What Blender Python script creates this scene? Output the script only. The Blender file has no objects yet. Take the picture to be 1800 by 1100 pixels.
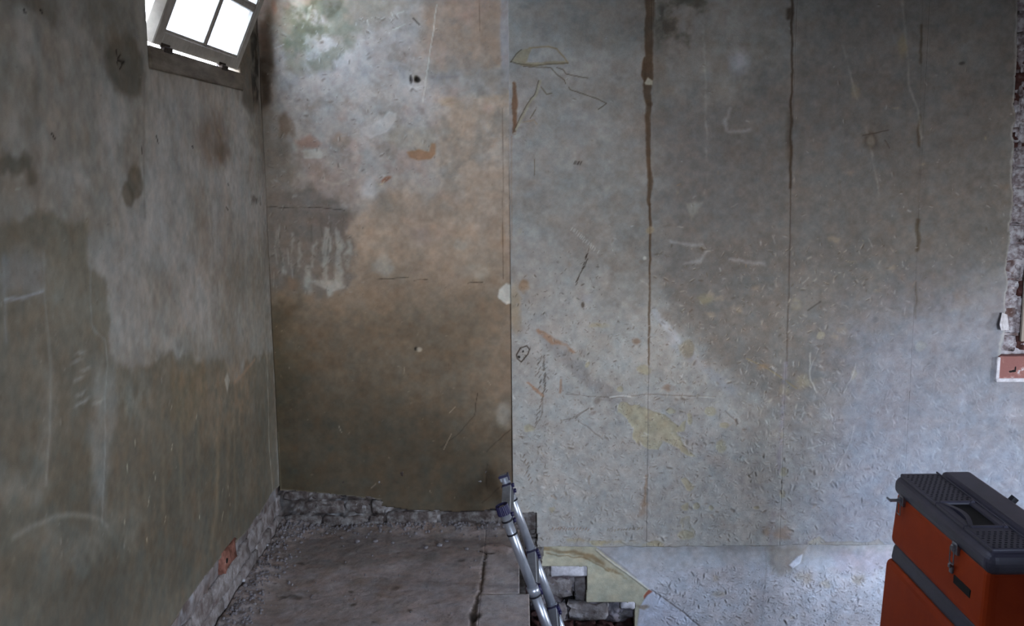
import bpy, bmesh, math, random
import numpy as np
from mathutils import Vector, Matrix

scene = bpy.context.scene
COL = scene.collection
random.seed(7)

# ------------------------------------------------------------------ camera
FPX = 1735.0                      # focal length in pixels of an 1800 x 1100 frame
PITCH, YAW, ROLL = math.radians(8.85), math.radians(0.45), 0.010
CAM = np.array([0.0, 0.0, 1.54])
F = np.array([-math.sin(YAW) * math.cos(PITCH), math.cos(YAW) * math.cos(PITCH), -math.sin(PITCH)])
R0 = np.array([math.cos(YAW), math.sin(YAW), 0.0])
U0 = np.cross(R0, F)
RV = R0 * math.cos(ROLL) - U0 * math.sin(ROLL)
UV = U0 * math.cos(ROLL) + R0 * math.sin(ROLL)
cam_data = bpy.data.cameras.new('camera')
cam_data.sensor_width = 36.0
cam_data.lens = FPX / 1800.0 * 36.0
cam_data.clip_start = 0.02
camera = bpy.data.objects.new('camera', cam_data)
COL.objects.link(camera)
M = Matrix.Identity(4)
for i in range(3):
    M[i][0], M[i][1], M[i][2], M[i][3] = RV[i], UV[i], -F[i], CAM[i]
camera.matrix_world = M
scene.camera = camera


def at(u, v, axis, val):
    """the point of the plane axis = val that stands at (u, v) in the photograph"""
    d = (u - 900.0) * RV + (550.0 - v) * UV + FPX * F
    k = (val - CAM[axis]) / d[axis]
    return CAM + d * k


# ------------------------------------------------------------------ sky and daylight
world = bpy.data.worlds.new('overcast_sky')
scene.world = world
world.use_nodes = True
wn = world.node_tree
wn.nodes.clear()
tc = wn.nodes.new('ShaderNodeTexCoord')
sep = wn.nodes.new('ShaderNodeSeparateXYZ')
ramp = wn.nodes.new('ShaderNodeValToRGB')
bg = wn.nodes.new('ShaderNodeBackground')
wo = wn.nodes.new('ShaderNodeOutputWorld')
mp = wn.nodes.new('ShaderNodeMapRange')
mp.inputs[1].default_value = -1.0
mp.inputs[2].default_value = 1.0
els = ramp.color_ramp.elements
for _ in range(2):
    els.new(0.5)
for e, (p, c) in zip(els, ((0.49, (0.05, 0.05, 0.048)), (0.505, (0.93, 0.96, 1.0)), (0.56, (0.80, 0.89, 1.02)), (0.70, (0.58, 0.75, 1.08)))):
    e.position = p
    e.color = (*c, 1)
wn.links.new(tc.outputs['Generated'], sep.inputs[0])
wn.links.new(sep.outputs['Z'], mp.inputs[0])
wn.links.new(mp.outputs[0], ramp.inputs[0])
wn.links.new(ramp.outputs[0], bg.inputs[0])
bg.inputs[1].default_value = 34.0
wn.links.new(bg.outputs[0], wo.inputs[0])

# window openings (the left one is in view, the right one is the daylight from the right)
LX = -1.02                        # left wall plane
DY = 4.0                          # back wall plane, left plaster and lower wall
PY = 3.984                        # papered plaster of the right part, proud of it
WIN_L = dict(y0=2.80, y1=3.73, z0=1.80, z1=2.70)
WX = 3.0
FYW = -1.6                        # wall behind the camera, with the large window that lights the stairwell
WIN_R = dict(x0=0.95, x1=2.12, z0=0.80, z1=2.03)
WIN_S = dict(y0=2.80, y1=3.15, z0=-0.55, z1=1.15)   # opening at the side, low on the stair
CEIL = 2.95


def portal(name, loc, sx, sy, rot):
    l = bpy.data.lights.new(name, 'AREA')
    l.shape = 'RECTANGLE'
    l.size, l.size_y = sx, sy
    l.cycles.is_portal = True
    o = bpy.data.objects.new(name, l)
    o.location = loc
    o.rotation_euler = rot
    COL.objects.link(o)


portal('window_portal_left', (LX - 0.09, (WIN_L['y0'] + WIN_L['y1']) / 2, (WIN_L['z0'] + WIN_L['z1']) / 2),
       WIN_L['z1'] - WIN_L['z0'], WIN_L['y1'] - WIN_L['y0'], (0, math.radians(-90), 0))
portal('window_portal_front', ((WIN_R['x0'] + WIN_R['x1']) / 2, FYW - 0.12, (WIN_R['z0'] + WIN_R['z1']) / 2),
       WIN_R['x1'] - WIN_R['x0'], WIN_R['z1'] - WIN_R['z0'], (math.radians(90), 0, 0))

portal('window_portal_side', (WX + 0.12, (WIN_S['y0'] + WIN_S['y1']) / 2, (WIN_S['z0'] + WIN_S['z1']) / 2),
       WIN_S['z1'] - WIN_S['z0'], WIN_S['y1'] - WIN_S['y0'], (0, math.radians(90), 0))

vs = scene.view_settings
vs.view_transform = 'Standard'
vs.look = 'None'
vs.exposure = 0.42
vs.gamma = 1.0
vs.use_curve_mapping = False
scene.cycles.use_denoising = True
scene.cycles.max_bounces = 10
scene.cycles.diffuse_bounces = 6
scene.cycles.transparent_max_bounces = 12


# ------------------------------------------------------------------ materials
def lin(c):
    c = np.asarray(c, dtype=float) / 255.0
    return np.where(c <= 0.04045, c / 12.92, ((c + 0.055) / 1.055) ** 2.4)


def _base(name, rough, spec):
    m = bpy.data.materials.new(name)
    m.use_nodes = True
    nt = m.node_tree
    b = nt.nodes['Principled BSDF']
    b.inputs['Roughness'].default_value = rough
    b.inputs['Specular IOR Level'].default_value = spec
    return m, nt, b


def mat_painted(name, grain=0.10, grain_scale=420, bump=0.25, bump_scale=260, rough=0.85, spec=0.2, dist=0.0015):
    """colour comes from the surface's own stains (attribute Col), grain and fine relief from noise"""
    m, nt, b = _base(name, rough, spec)
    a = nt.nodes.new('ShaderNodeAttribute'); a.attribute_name = 'Col'
    t = nt.nodes.new('ShaderNodeTexCoord')
    n1 = nt.nodes.new('ShaderNodeTexNoise'); n1.inputs['Scale'].default_value = grain_scale; n1.inputs['Detail'].default_value = 3
    n2 = nt.nodes.new('ShaderNodeTexNoise'); n2.inputs['Scale'].default_value = 38; n2.inputs['Detail'].default_value = 8; n2.inputs['Roughness'].default_value = 0.7
    for n in (n1, n2):
        nt.links.new(t.outputs['Object'], n.inputs['Vector'])
    ad = nt.nodes.new('ShaderNodeMath'); ad.operation = 'ADD'
    nt.links.new(n1.outputs[0], ad.inputs[0]); nt.links.new(n2.outputs[0], ad.inputs[1])
    r = nt.nodes.new('ShaderNodeMapRange')
    r.inputs[1].default_value = 0.6; r.inputs[2].default_value = 1.4
    r.inputs[3].default_value = 1 - grain * 1.6; r.inputs[4].default_value = 1 + grain * 1.6
    nt.links.new(ad.outputs[0], r.inputs[0])
    mx = nt.nodes.new('ShaderNodeVectorMath'); mx.operation = 'SCALE'
    nt.links.new(a.outputs['Color'], mx.inputs[0]); nt.links.new(r.outputs[0], mx.inputs['Scale'])
    nt.links.new(mx.outputs[0], b.inputs['Base Color'])
    n3 = nt.nodes.new('ShaderNodeTexNoise'); n3.inputs['Scale'].default_value = bump_scale; n3.inputs['Detail'].default_value = 4
    nt.links.new(t.outputs['Object'], n3.inputs['Vector'])
    bp = nt.nodes.new('ShaderNodeBump'); bp.inputs['Strength'].default_value = bump; bp.inputs['Distance'].default_value = dist if dist else 0.001
    nt.links.new(n3.outputs[0], bp.inputs['Height']); nt.links.new(bp.outputs[0], b.inputs['Normal'])
    return m


def mat_noise(name, stops, scale=12, detail=6, rough=0.8, spec=0.3, metallic=0.0, bump=0.3, bump_scale=60, stretch=(1, 1, 1), dist=0.004):
    m, nt, b = _base(name, rough, spec)
    b.inputs['Metallic'].default_value = metallic
    t = nt.nodes.new('ShaderNodeTexCoord')
    g = nt.nodes.new('ShaderNodeNewGeometry')
    mpn = nt.nodes.new('ShaderNodeMapping'); mpn.inputs['Scale'].default_value = stretch
    nt.links.new(g.outputs['Position'], mpn.inputs[0])
    n = nt.nodes.new('ShaderNodeTexNoise'); n.inputs['Scale'].default_value = scale; n.inputs['Detail'].default_value = detail; n.inputs['Roughness'].default_value = 0.65
    nt.links.new(mpn.outputs[0], n.inputs['Vector'])
    r = nt.nodes.new('ShaderNodeValToRGB')
    els = r.color_ramp.elements
    while len(els) < len(stops):
        els.new(0.5)
    for e, (p, c) in zip(els, stops):
        e.position = p
        e.color = (*lin(c), 1)
    nt.links.new(n.outputs[0], r.inputs[0]); nt.links.new(r.outputs[0], b.inputs['Base Color'])
    if bump:
        n2 = nt.nodes.new('ShaderNodeTexNoise'); n2.inputs['Scale'].default_value = bump_scale; n2.inputs['Detail'].default_value = 6
        nt.links.new(mpn.outputs[0], n2.inputs['Vector'])
        bp = nt.nodes.new('ShaderNodeBump'); bp.inputs['Strength'].default_value = bump; bp.inputs['Distance'].default_value = dist
        nt.links.new(n2.outputs[0], bp.inputs['Height']); nt.links.new(bp.outputs[0], b.inputs['Normal'])
    return m


MAT = {}
MAT['plaster'] = mat_painted('old_plaster', 0.06, 420, 0.22, 230)
MAT['paper'] = mat_painted('painted_wallpaper', 0.08, 380, 0.35, 210, dist=0.002)
MAT['concrete'] = mat_painted('dusty_concrete', 0.16, 300, 0.5, 150, rough=0.9, dist=0.003)
MAT['shell'] = mat_noise('shell_plaster', [(0.3, (120, 114, 105)), (0.7, (150, 146, 140))], 4)
MAT['masonry'] = mat_noise('masonry', [(0.3, (52, 46, 42)), (0.7, (84, 76, 70))], 20, bump=0.8)
MAT['mortar'] = mat_noise('lime_mortar', [(0.28, (70, 64, 60)), (0.5, (112, 106, 102)), (0.75, (150, 146, 144))], 30, bump=0.9, bump_scale=90)
MAT['brick_grey'] = mat_noise('lime_smeared_brick', [(0.30, (58, 48, 44)), (0.46, (88, 78, 74)), (0.58, (120, 115, 112)), (0.75, (165, 162, 160))], 28, detail=9, bump=0.9, bump_scale=110)
MAT['brick_left'] = mat_noise('dusty_brick', [(0.32, (96, 82, 78)), (0.5, (128, 120, 117)), (0.7, (165, 160, 160))], 24, detail=9, bump=0.8, bump_scale=100)
MAT['brick_red'] = mat_noise('red_brick', [(0.35, (92, 56, 44)), (0.6, (138, 92, 78)), (0.75, (160, 130, 120))], 30, bump=0.7, bump_scale=120)
MAT['brick_dark'] = mat_noise('dark_red_brick', [(0.35, (42, 22, 20)), (0.6, (78, 46, 42)), (0.8, (120, 110, 112))], 26, bump=0.8)
MAT['brick_edge'] = mat_noise('whitewashed_brick', [(0.32, (88, 74, 74)), (0.46, (140, 130, 134)), (0.6, (190, 188, 194))], 34, detail=8, bump=0.8, bump_scale=120)
MAT['wood_frame'] = mat_noise('weathered_frame_wood', [(0.3, (70, 60, 50)), (0.5, (118, 106, 92)), (0.7, (150, 140, 126))], 14, detail=8, bump=0.4, stretch=(1, 0.25, 1))
MAT['wood_sash'] = mat_noise('greyed_sash_paint', [(0.3, (158, 150, 140)), (0.6, (188, 181, 170)), (0.8, (200, 194, 184))], 18, bump=0.2)
MAT['rust'] = mat_noise('rusty_iron', [(0.35, (40, 32, 28)), (0.65, (70, 58, 50))], 40, metallic=0.4, rough=0.7)
MAT['void'] = mat_noise('dirt_hole', [(0.3, (14, 11, 10)), (0.7, (26, 22, 20))], 40, bump=0)
MAT['white_lump'] = mat_noise('broken_plaster_edge', [(0.3, (184, 178, 180)), (0.6, (226, 222, 226))], 40, bump=0.6)
MAT['sill_paint'] = mat_noise('chipped_terracotta_paint', [(0.50, (146, 98, 92)), (0.60, (164, 118, 110)), (0.66, (205, 200, 202))], 26, detail=5, bump=0.5)
MAT['infill'] = mat_noise('infill_board', [(0.3, (150, 138, 128)), (0.7, (176, 164, 152))], 10, bump=0.2, stretch=(1, 1, 0.3))
MAT['alu'] = mat_noise('brushed_aluminium', [(0.3, (178, 182, 192)), (0.7, (206, 208, 216))], 30, metallic=0.75, rough=0.36, spec=0.5, bump=0.0)
MAT['alu_dull'] = mat_noise('ribbed_aluminium', [(0.3, (150, 152, 158)), (0.7, (172, 174, 178))], 30, metallic=0.5, rough=0.55, spec=0.5, bump=0.0)
MAT['purple'] = mat_noise('indigo_plastic', [(0.3, (30, 26, 56)), (0.7, (42, 37, 76))], 30, rough=0.45, spec=0.4, bump=0.0)
MAT['rubber'] = mat_noise('black_rubber', [(0.3, (22, 21, 26)), (0.7, (32, 30, 36))], 30, rough=0.6, bump=0.0)
MAT['orange'] = mat_noise('orange_plastic', [(0.3, (158, 50, 10)), (0.7, (178, 62, 14))], 9, rough=0.55, spec=0.2, bump=0.12, bump_scale=300, dist=0.001)
MAT['black_plastic'] = mat_noise('black_plastic', [(0.3, (54, 52, 64)), (0.7, (70, 67, 82))], 14, rough=0.36, spec=0.6, bump=0.15, bump_scale=320, dist=0.001)
MAT['black_deep'] = mat_noise('black_inner_plastic', [(0.3, (12, 11, 12)), (0.7, (18, 17, 18))], 14, rough=0.6, bump=0.0)
MAT['steel'] = mat_noise('zinc_steel', [(0.3, (120, 120, 126)), (0.7, (170, 170, 176))], 40, metallic=0.8, rough=0.4, bump=0.0)
MAT['crumb'] = mat_noise('plaster_crumb', [(0.3, (84, 78, 78)), (0.7, (138, 132, 134))], 60, bump=0.4)
MAT['lump'] = mat_noise('grey_plaster_lump', [(0.3, (160, 158, 160)), (0.7, (205, 203, 206))], 60, bump=0.5)

gm = bpy.data.materials.new('frosted_window_glass'); gm.use_nodes = True
g = gm.node_tree; g.nodes.clear()
go = g.nodes.new('ShaderNodeOutputMaterial'); gt = g.nodes.new('ShaderNodeBsdfTransparent'); gg = g.nodes.new('ShaderNodeBsdfGlossy')
gl = g.nodes.new('ShaderNodeBsdfTranslucent'); g0 = g.nodes.new('ShaderNodeMixShader'); g0.inputs[0].default_value = 0.7
gx = g.nodes.new('ShaderNodeMixShader'); fr = g.nodes.new('ShaderNodeFresnel')
gt.inputs[0].default_value = (0.9, 0.92, 0.93, 1); gl.inputs[0].default_value = (0.9, 0.92, 0.93, 1)
gg.inputs['Roughness'].default_value = 0.15; fr.inputs[0].default_value = 1.45
g.links.new(gt.outputs[0], g0.inputs[1]); g.links.new(gl.outputs[0], g0.inputs[2])
g.links.new(fr.outputs[0], gx.inputs[0]); g.links.new(g0.outputs[0], gx.inputs[1]); g.links.new(gg.outputs[0], gx.inputs[2]); g.links.new(gx.outputs[0], go.inputs[0])
MAT['glass'] = gm


# ------------------------------------------------------------------ object helpers
def link(name, me, mat=None, parent=None):
    o = bpy.data.objects.new(name, me)
    COL.objects.link(o)
    if mat is not None and me is not None:
        me.materials.append(MAT[mat] if isinstance(mat, str) else mat)
    if parent is not None:
        o.parent = parent
    return o


def empty(name, loc=(0, 0, 0)):
    o = bpy.data.objects.new(name, None)
    o.empty_display_size = 0.1
    o.location = loc
    COL.objects.link(o)
    return o


def tag(o, label=None, cat=None, group=None, kind=None):
    if label: o['label'] = label
    if cat: o['category'] = cat
    if group: o['group'] = group
    if kind: o['kind'] = kind
    return o


def finish(bm, name, mat, parent=None, smooth=False, off=None):
    bmesh.ops.recalc_face_normals(bm, faces=bm.faces)
    if off is not None:
        bmesh.ops.translate(bm, verts=bm.verts, vec=(-off[0], -off[1], -off[2]))
    me = bpy.data.meshes.new(name)
    bm.to_mesh(me); bm.free()
    if smooth:
        me.shade_smooth()
    return link(name, me, mat, parent)


def add_box(bm, lo, hi, bevel=0.0, seg=2, mat=None):
    """axis-aligned box, optional bevel, optional transform"""
    r = bmesh.ops.create_cube(bm, size=1.0)
    vsx = r['verts']
    for v in vsx:
        v.co = Vector([lo[i] + (v.co[i] + 0.5) * (hi[i] - lo[i]) for i in range(3)])
    if bevel:
        es = list({e for v in vsx for e in v.link_edges})
        r2 = bmesh.ops.bevel(bm, geom=es, offset=bevel, segments=seg, profile=0.5, affect='EDGES')
        vsx = list({v for f in r2['faces'] for v in f.verts} | {v for v in vsx if v.is_valid})
    if mat is not None:
        bmesh.ops.transform(bm, matrix=mat, verts=vsx)
    return vsx


def add_tube(bm, a, b, r1, r2=None, seg=20, caps=True):
    a, b = Vector(a), Vector(b)
    r2 = r1 if r2 is None else r2
    d = b - a
    q = d.to_track_quat('Z', 'Y').to_matrix().to_4x4()
    mtx = Matrix.Translation((a + b) / 2) @ q
    return bmesh.ops.create_cone(bm, cap_ends=caps, segments=seg, radius1=r1, radius2=r2, depth=d.length, matrix=mtx)['verts']


_rs = np.random.RandomState


def lattice_noise(S, T, scale, seed):
    """smooth value noise, 0..1; scale = size of a cell in metres"""
    rs = _rs(seed)
    s = S / scale; t = T / scale
    s0, t0 = math.floor(s.min()), math.floor(t.min())
    ns, nt_ = int(s.max() - s0) + 3, int(t.max() - t0) + 3
    L = rs.rand(nt_, ns)
    i = np.floor(s).astype(int) - s0; j = np.floor(t).astype(int) - t0
    fs = s - np.floor(s); ft = t - np.floor(t)
    fs = fs * fs * (3 - 2 * fs); ft = ft * ft * (3 - 2 * ft)
    return (L[j, i] * (1 - fs) + L[j, i + 1] * fs) * (1 - ft) + (L[j + 1, i] * (1 - fs) + L[j + 1, i + 1] * fs) * ft


def fbm(S, T, scale, octs=4, seed=1, gain=0.55, aspect=1.0):
    out = np.zeros_like(S); amp = 1.0; tot = 0.0
    for k in range(octs):
        out += amp * lattice_noise(S * (1.0) + 13.7 * k, T * aspect + 7.3 * k, scale / 2 ** k, seed * 31 + k)
        tot += amp; amp *= gain
    return out / tot


def sstep(a, b, x):
    t = np.clip((x - a) / (b - a), 0, 1)
    return t * t * (3 - 2 * t)


class Sheet:
    """a dense sheet of plaster, paper or concrete: per-vertex colour of its own stains, some painted light and shade, and real relief"""

    def __init__(self, axis, val, s0, s1, t0, t1, ds, dt, base, seed, sign):
        self.axis, self.val, self.sign = axis, val, sign       # sign: outward along axis
        ns, nt_ = int(round((s1 - s0) / ds)) + 1, int(round((t1 - t0) / dt)) + 1
        self.s = np.linspace(s0, s1, ns); self.t = np.linspace(t0, t1, nt_)
        self.S, self.T = np.meshgrid(self.s, self.t)
        self.col = np.ones(self.S.shape + (3,)) * (np.array(base) / 255.0)
        self.h = np.zeros_like(self.S)
        self.keep = np.ones((nt_ - 1, ns - 1), bool)
        self.seed = seed
        self.ia = {0: (1, 2), 1: (0, 2), 2: (0, 1)}[axis]
        self.n1 = fbm(self.S, self.T, 0.06, 4, seed + 1) - 0.5
        self.n2 = fbm(self.S, self.T, 0.06, 4, seed + 2) - 0.5
        self.m1 = fbm(self.S, self.T, 0.05, 5, seed + 3)
        self.m2 = fbm(self.S, self.T, 0.16, 5, seed + 4)

    def st(self, p):
        q = at(p[0], p[1], self.axis, self.val)
        return q[self.ia[0]], q[self.ia[1]]

    def _win(self, s0, s1, t0, t1):
        i0, i1 = np.searchsorted(self.s, [s0, s1]); j0, j1 = np.searchsorted(self.t, [t0, t1])
        return slice(max(j0 - 1, 0), j1 + 1), slice(max(i0 - 1, 0), i1 + 1)

    def _apply(self, W, sd, color, op, soft, depth, tex, lip, texs):
        a = op * sstep(soft, -soft, sd)
        if tex:
            m = (self.m1 if texs == 1 else self.m2)[W]
            a = a * sstep(0.5 - 0.22 + 0.25 * (tex - 0.5), 0.5 + 0.08 + 0.25 * (tex - 0.5), m)
        if color is not None:
            c = np.array(color) / 255.0
            self.col[W] = self.col[W] * (1 - a[..., None]) + c * a[..., None]
        if depth:
            self.h[W] += depth * a
        if lip:
            self.h[W] += lip * np.exp(-(sd / 0.005) ** 2)

    def poly(self, pts, color, op=1.0, soft=0.006, rag=0.03, depth=0, tex=0, lip=0, texs=1):
        P = np.array([self.st(p) for p in pts])
        mg = soft + rag + 0.02
        W = self._win(P[:, 0].min() - mg, P[:, 0].max() + mg, P[:, 1].min() - mg, P[:, 1].max() + mg)
        X = self.S[W] + rag * self.n1[W]; Y = self.T[W] + rag * self.n2[W]
        if X.size == 0: return
        d2 = np.full(X.shape, 1e9); ins = np.zeros(X.shape, bool)
        for k in range(len(P)):
            a, b = P[k], P[(k + 1) % len(P)]
            e = b - a; L = (e ** 2).sum() + 1e-12
            u = np.clip(((X - a[0]) * e[0] + (Y - a[1]) * e[1]) / L, 0, 1)
            d2 = np.minimum(d2, (X - a[0] - u * e[0]) ** 2 + (Y - a[1] - u * e[1]) ** 2)
            if a[1] != b[1]:
                c = ((a[1] > Y) != (b[1] > Y)) & (X < (b[0] - a[0]) * (Y - a[1]) / (b[1] - a[1]) + a[0])
                ins ^= c
        sd = np.sqrt(d2); sd[ins] *= -1
        self._apply(W, sd, color, op, soft, depth, tex, lip, texs)
        return W, sd

    def cut(self, pts, rag=0.01):
        W, sd = self.poly(pts, None, 0, 0.001, rag)
        full = np.ones(self.S.shape); full[W] = sd
        c = 0.25 * (full[:-1, :-1] + full[1:, :-1] + full[:-1, 1:] + full[1:, 1:])
        self.keep &= c > 0

    def blob(self, u, v, ru, rv, color, op=1.0, soft=0.5, rag=0.02, rot=0, depth=0, tex=0, lip=0, texs=1):
        c = np.array(self.st((u, v)))
        eu = (np.array(self.st((u + ru, v))) - np.array(self.st((u - ru, v)))) / 2
        ev = (np.array(self.st((u, v - rv))) - np.array(self.st((u, v + rv)))) / 2
        a, b = np.linalg.norm(eu), np.linalg.norm(ev)
        r = max(a, b) * (1 + soft) + rag
        W = self._win(c[0] - r, c[0] + r, c[1] - r, c[1] + r)
        X = self.S[W] + rag * self.n1[W] - c[0]; Y = self.T[W] + rag * self.n2[W] - c[1]
        if X.size == 0: return
        cr, sr = math.cos(rot), math.sin(rot)
        X, Y = X * cr + Y * sr, -X * sr + Y * cr
        mn = min(a, b)
        sd = (np.sqrt((X / a) ** 2 + (Y / b) ** 2) - 1) * mn
        self._apply(W, sd, color, op, soft * mn, depth, tex, lip, texs)

    def line(self, pts, width, color, op=1.0, soft=None, rag=0.006, depth=0, tex=0, lip=0, texs=1):
        """width in pixels of the photograph, a number or one for each point"""
        P = np.array([self.st(p) for p in pts])
        k = 0.00115
        wd = np.array(width if hasattr(width, '__len__') else [width] * len(pts), float) * k
        mg = wd.max() * 2 + rag + 0.012
        W = self._win(P[:, 0].min() - mg, P[:, 0].max() + mg, P[:, 1].min() - mg, P[:, 1].max() + mg)
        X = self.S[W] + rag * self.n1[W]; Y = self.T[W] + rag * self.n2[W]
        if X.size == 0: return
        sd = np.full(X.shape, 1e9)
        for i in range(len(P) - 1):
            a, b = P[i], P[i + 1]; e = b - a; L = (e ** 2).sum() + 1e-12
            u = np.clip(((X - a[0]) * e[0] + (Y - a[1]) * e[1]) / L, 0, 1)
            d = np.hypot(X - a[0] - u * e[0], Y - a[1] - u * e[1]) - (wd[i] * (1 - u) + wd[i + 1] * u)
            sd = np.minimum(sd, d)
        self._apply(W, sd, color, op, soft if soft is not None else 0.0022, depth, tex, lip, texs)

    def flakes(self, n, box, lmin, lmax, light, dark, hgt=0.0022, ang=None, spread=0.9, seed=1, inside=None, amount=0.8, pdark=0.5):
        """small lifted paint flakes and chips: each a raised ridge with a chipped hollow beside it"""
        rs = _rs(seed)
        k = 0.0023 * .72
        n = int(n * 1.5); hgt = hgt * .75; amount = amount * .8
        n_done = 0
        while n_done < n:
            u = box[0] + rs.rand() * (box[2] - box[0]); v = box[1] + rs.rand() * (box[3] - box[1])
            n_done += 1
            if inside is not None and rs.rand() > inside(u, v): continue
            c = self.st((u, v))
            L = (lmin + (lmax - lmin) * rs.rand() ** 2.2) * k; w = max(0.0021, L * (0.10 + 0.22 * rs.rand()))
            th = (ang if ang is not None else 0) + rs.randn() * spread
            W = self._win(c[0] - L - .008, c[0] + L + .008, c[1] - L - .008, c[1] + L + .008)
            X = self.S[W] + 0.02 * self.n1[W] - c[0]; Y = self.T[W] + 0.02 * self.n2[W] - c[1]
            if X.size == 0: continue
            a = X * math.cos(th) + Y * math.sin(th); b = -X * math.sin(th) + Y * math.cos(th)
            env = np.exp(-(a / (L * 0.55)) ** 4)
            r1 = env * np.exp(-((b - w * 0.6) / (w * 0.75)) ** 2)
            r2 = env * np.exp(-((b + w * 0.6) / (w * 0.75)) ** 2)
            q = hgt * (0.5 + rs.rand())
            self.h[W] += q * r1 - q * 0.9 * r2
            am = amount * (0.35 + 0.65 * rs.rand())
            cl = np.array(light) / 255.0; cd = np.array(dark) / 255.0
            if rs.rand() > pdark * 0.5:
                self.col[W] += (cl - self.col[W]) * (am * r1)[..., None]
            if rs.rand() < pdark:
                self.col[W] += (cd - self.col[W]) * (am * r2)[..., None]

    def tint(self, color, scale, lo, hi, op, seed, octs=5, aspect=1.0, above=None):
        m = sstep(lo - .10, hi + .06, fbm(self.S, self.T, scale, octs, self.seed * 7 + seed, .68, aspect=aspect)) * op
        if above is not None:
            m = m * sstep(above - .15, above + .15, self.T)
        self.col += (np.array(color) / 255.0 - self.col) * m[..., None]

    def emit(self, name, mat, parent, thick=0.02, s_lo=None, s_hi=None, gain=(1, 1, 1)):
        if not getattr(self, 'mottled', False):
            self.mottled = True
            mo = .22 * (fbm(self.S, self.T, .025, 3, self.seed + 8, .7) - .5) + .15 * (fbm(self.S, self.T, .12, 5, self.seed + 9, .65) - .5)
            self.col *= (1 + mo)[..., None]
            self.col += (fbm(self.S, self.T, .05, 4, self.seed + 12, .65) - .5)[..., None] * np.array([.05, -.01, -.05])
        keep = self.keep.copy()
        cs = 0.5 * (self.s[:-1] + self.s[1:])
        if s_lo is not None: keep[:, cs < s_lo] = False
        if s_hi is not None: keep[:, cs > s_hi] = False
        nt_, ns = self.S.shape
        P = np.zeros((nt_, ns, 3))
        P[..., self.ia[0]] = self.S; P[..., self.ia[1]] = self.T
        P[..., self.axis] = self.val + self.sign * self.h
        idx = np.arange(nt_ * ns).reshape(nt_, ns)
        q = np.stack([idx[:-1, :-1], idx[:-1, 1:], idx[1:, 1:], idx[1:, :-1]], -1)[keep]
        # orientation: s x t of the axis triples; flip when it points away from sign
        ori = {0: 1, 1: -1, 2: 1}[self.axis] * self.sign
        if ori < 0: q = q[:, ::-1]
        # boundary edges -> a rim that goes back into the wall
        e = np.concatenate([q[:, [0, 1]], q[:, [1, 2]], q[:, [2, 3]], q[:, [3, 0]]])
        key = np.sort(e, 1); kk = key[:, 0].astype(np.int64) * (nt_ * ns) + key[:, 1]
        un, inv, cnt = np.unique(kk, return_inverse=True, return_counts=True)
        be = e[cnt[inv] == 1]
        bv = np.unique(be)
        back = np.full(nt_ * ns, -1, np.int64); back[bv] = nt_ * ns + np.arange(len(bv))
        V = P.reshape(-1, 3)
        Vb = V[bv].copy(); Vb[:, self.axis] -= self.sign * thick
        rim = np.stack([be[:, 1], be[:, 0], back[be[:, 0]], back[be[:, 1]]], -1)
        C = np.clip(self.col.reshape(-1, 3), 0.02, 0.95)
        V = np.concatenate([V, Vb]); C = np.concatenate([C, C[bv]])
        Q = np.concatenate([q, rim])
        used = np.unique(Q); remap = np.full(len(V), -1, np.int64); remap[used] = np.arange(len(used))
        V, C, Q = V[used], C[used], remap[Q]
        org = V.mean(0) if parent is None else np.zeros(3)
        me = bpy.data.meshes.new(name)
        me.vertices.add(len(V)); me.vertices.foreach_set('co', V.ravel().astype(np.float32))
        me.loops.add(Q.size); me.loops.foreach_set('vertex_index', Q.ravel().astype(np.int32))
        me.polygons.add(len(Q))
        me.polygons.foreach_set('loop_start', np.arange(0, Q.size, 4, dtype=np.int32))
        me.polygons.foreach_set('loop_total', np.full(len(Q), 4, np.int32))
        me.update(calc_edges=True)
        ca = me.color_attributes.new('Col', 'FLOAT_COLOR', 'POINT')
        Cl = np.ones((len(V), 4), np.float32)
        Cl[:, :3] = np.where(C <= 0.04045, C / 12.92, ((C + 0.055) / 1.055) ** 2.4) * np.array(gain)
        ca.data.foreach_set('color', Cl.ravel())
        sm = np.ones(len(Q), bool); sm[len(q):] = False
        me.polygons.foreach_set('use_smooth', sm)
        me.update()
        return link(name, me, mat, parent)


# ------------------------------------------------------------------ the shell of the stairwell
def multi_box(name, boxes, mat, parent=None):
    bm = bmesh.new()
    for lo, hi in boxes:
        add_box(bm, lo, hi)
    return finish(bm, name, mat, parent)


LOWZ = -1.60
BACK = DY + 0.14
w = WIN_L
wall_left = tag(multi_box('wall_left', [
    ((LX - 0.09, -1.6, LOWZ), (LX - 0.045, w['y0'], CEIL)),
    ((LX - 0.09, w['y1'], LOWZ), (LX - 0.045, BACK + .25, CEIL)),
    ((LX - 0.09, w['y0'], LOWZ), (LX - 0.045, w['y1'], w['z0'])),
    ((LX - 0.09, w['y0'], w['z1']), (LX - 0.045, w['y1'], CEIL))], 'masonry'),
    'old plastered wall with the small tilting window', None, None, 'structure')
wall_back = tag(multi_box('wall_back', [((LX - 0.045, BACK, LOWZ), (WX, BACK + 0.25, CEIL))], 'masonry'),
                'bare stairwell wall of stained plaster and painted wallpaper', None, None, 'structure')
wr = WIN_R
w2 = WIN_S
shade_block = tag(multi_box('shade_blocker', [((1.02, 1.42, -.002), (1.36, 1.60, .80))], 'shell'),  # block added out of view to shade the near end of the toolbox
                'added low block, out of view, that shades the toolbox end', None, None, 'structure')
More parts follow.
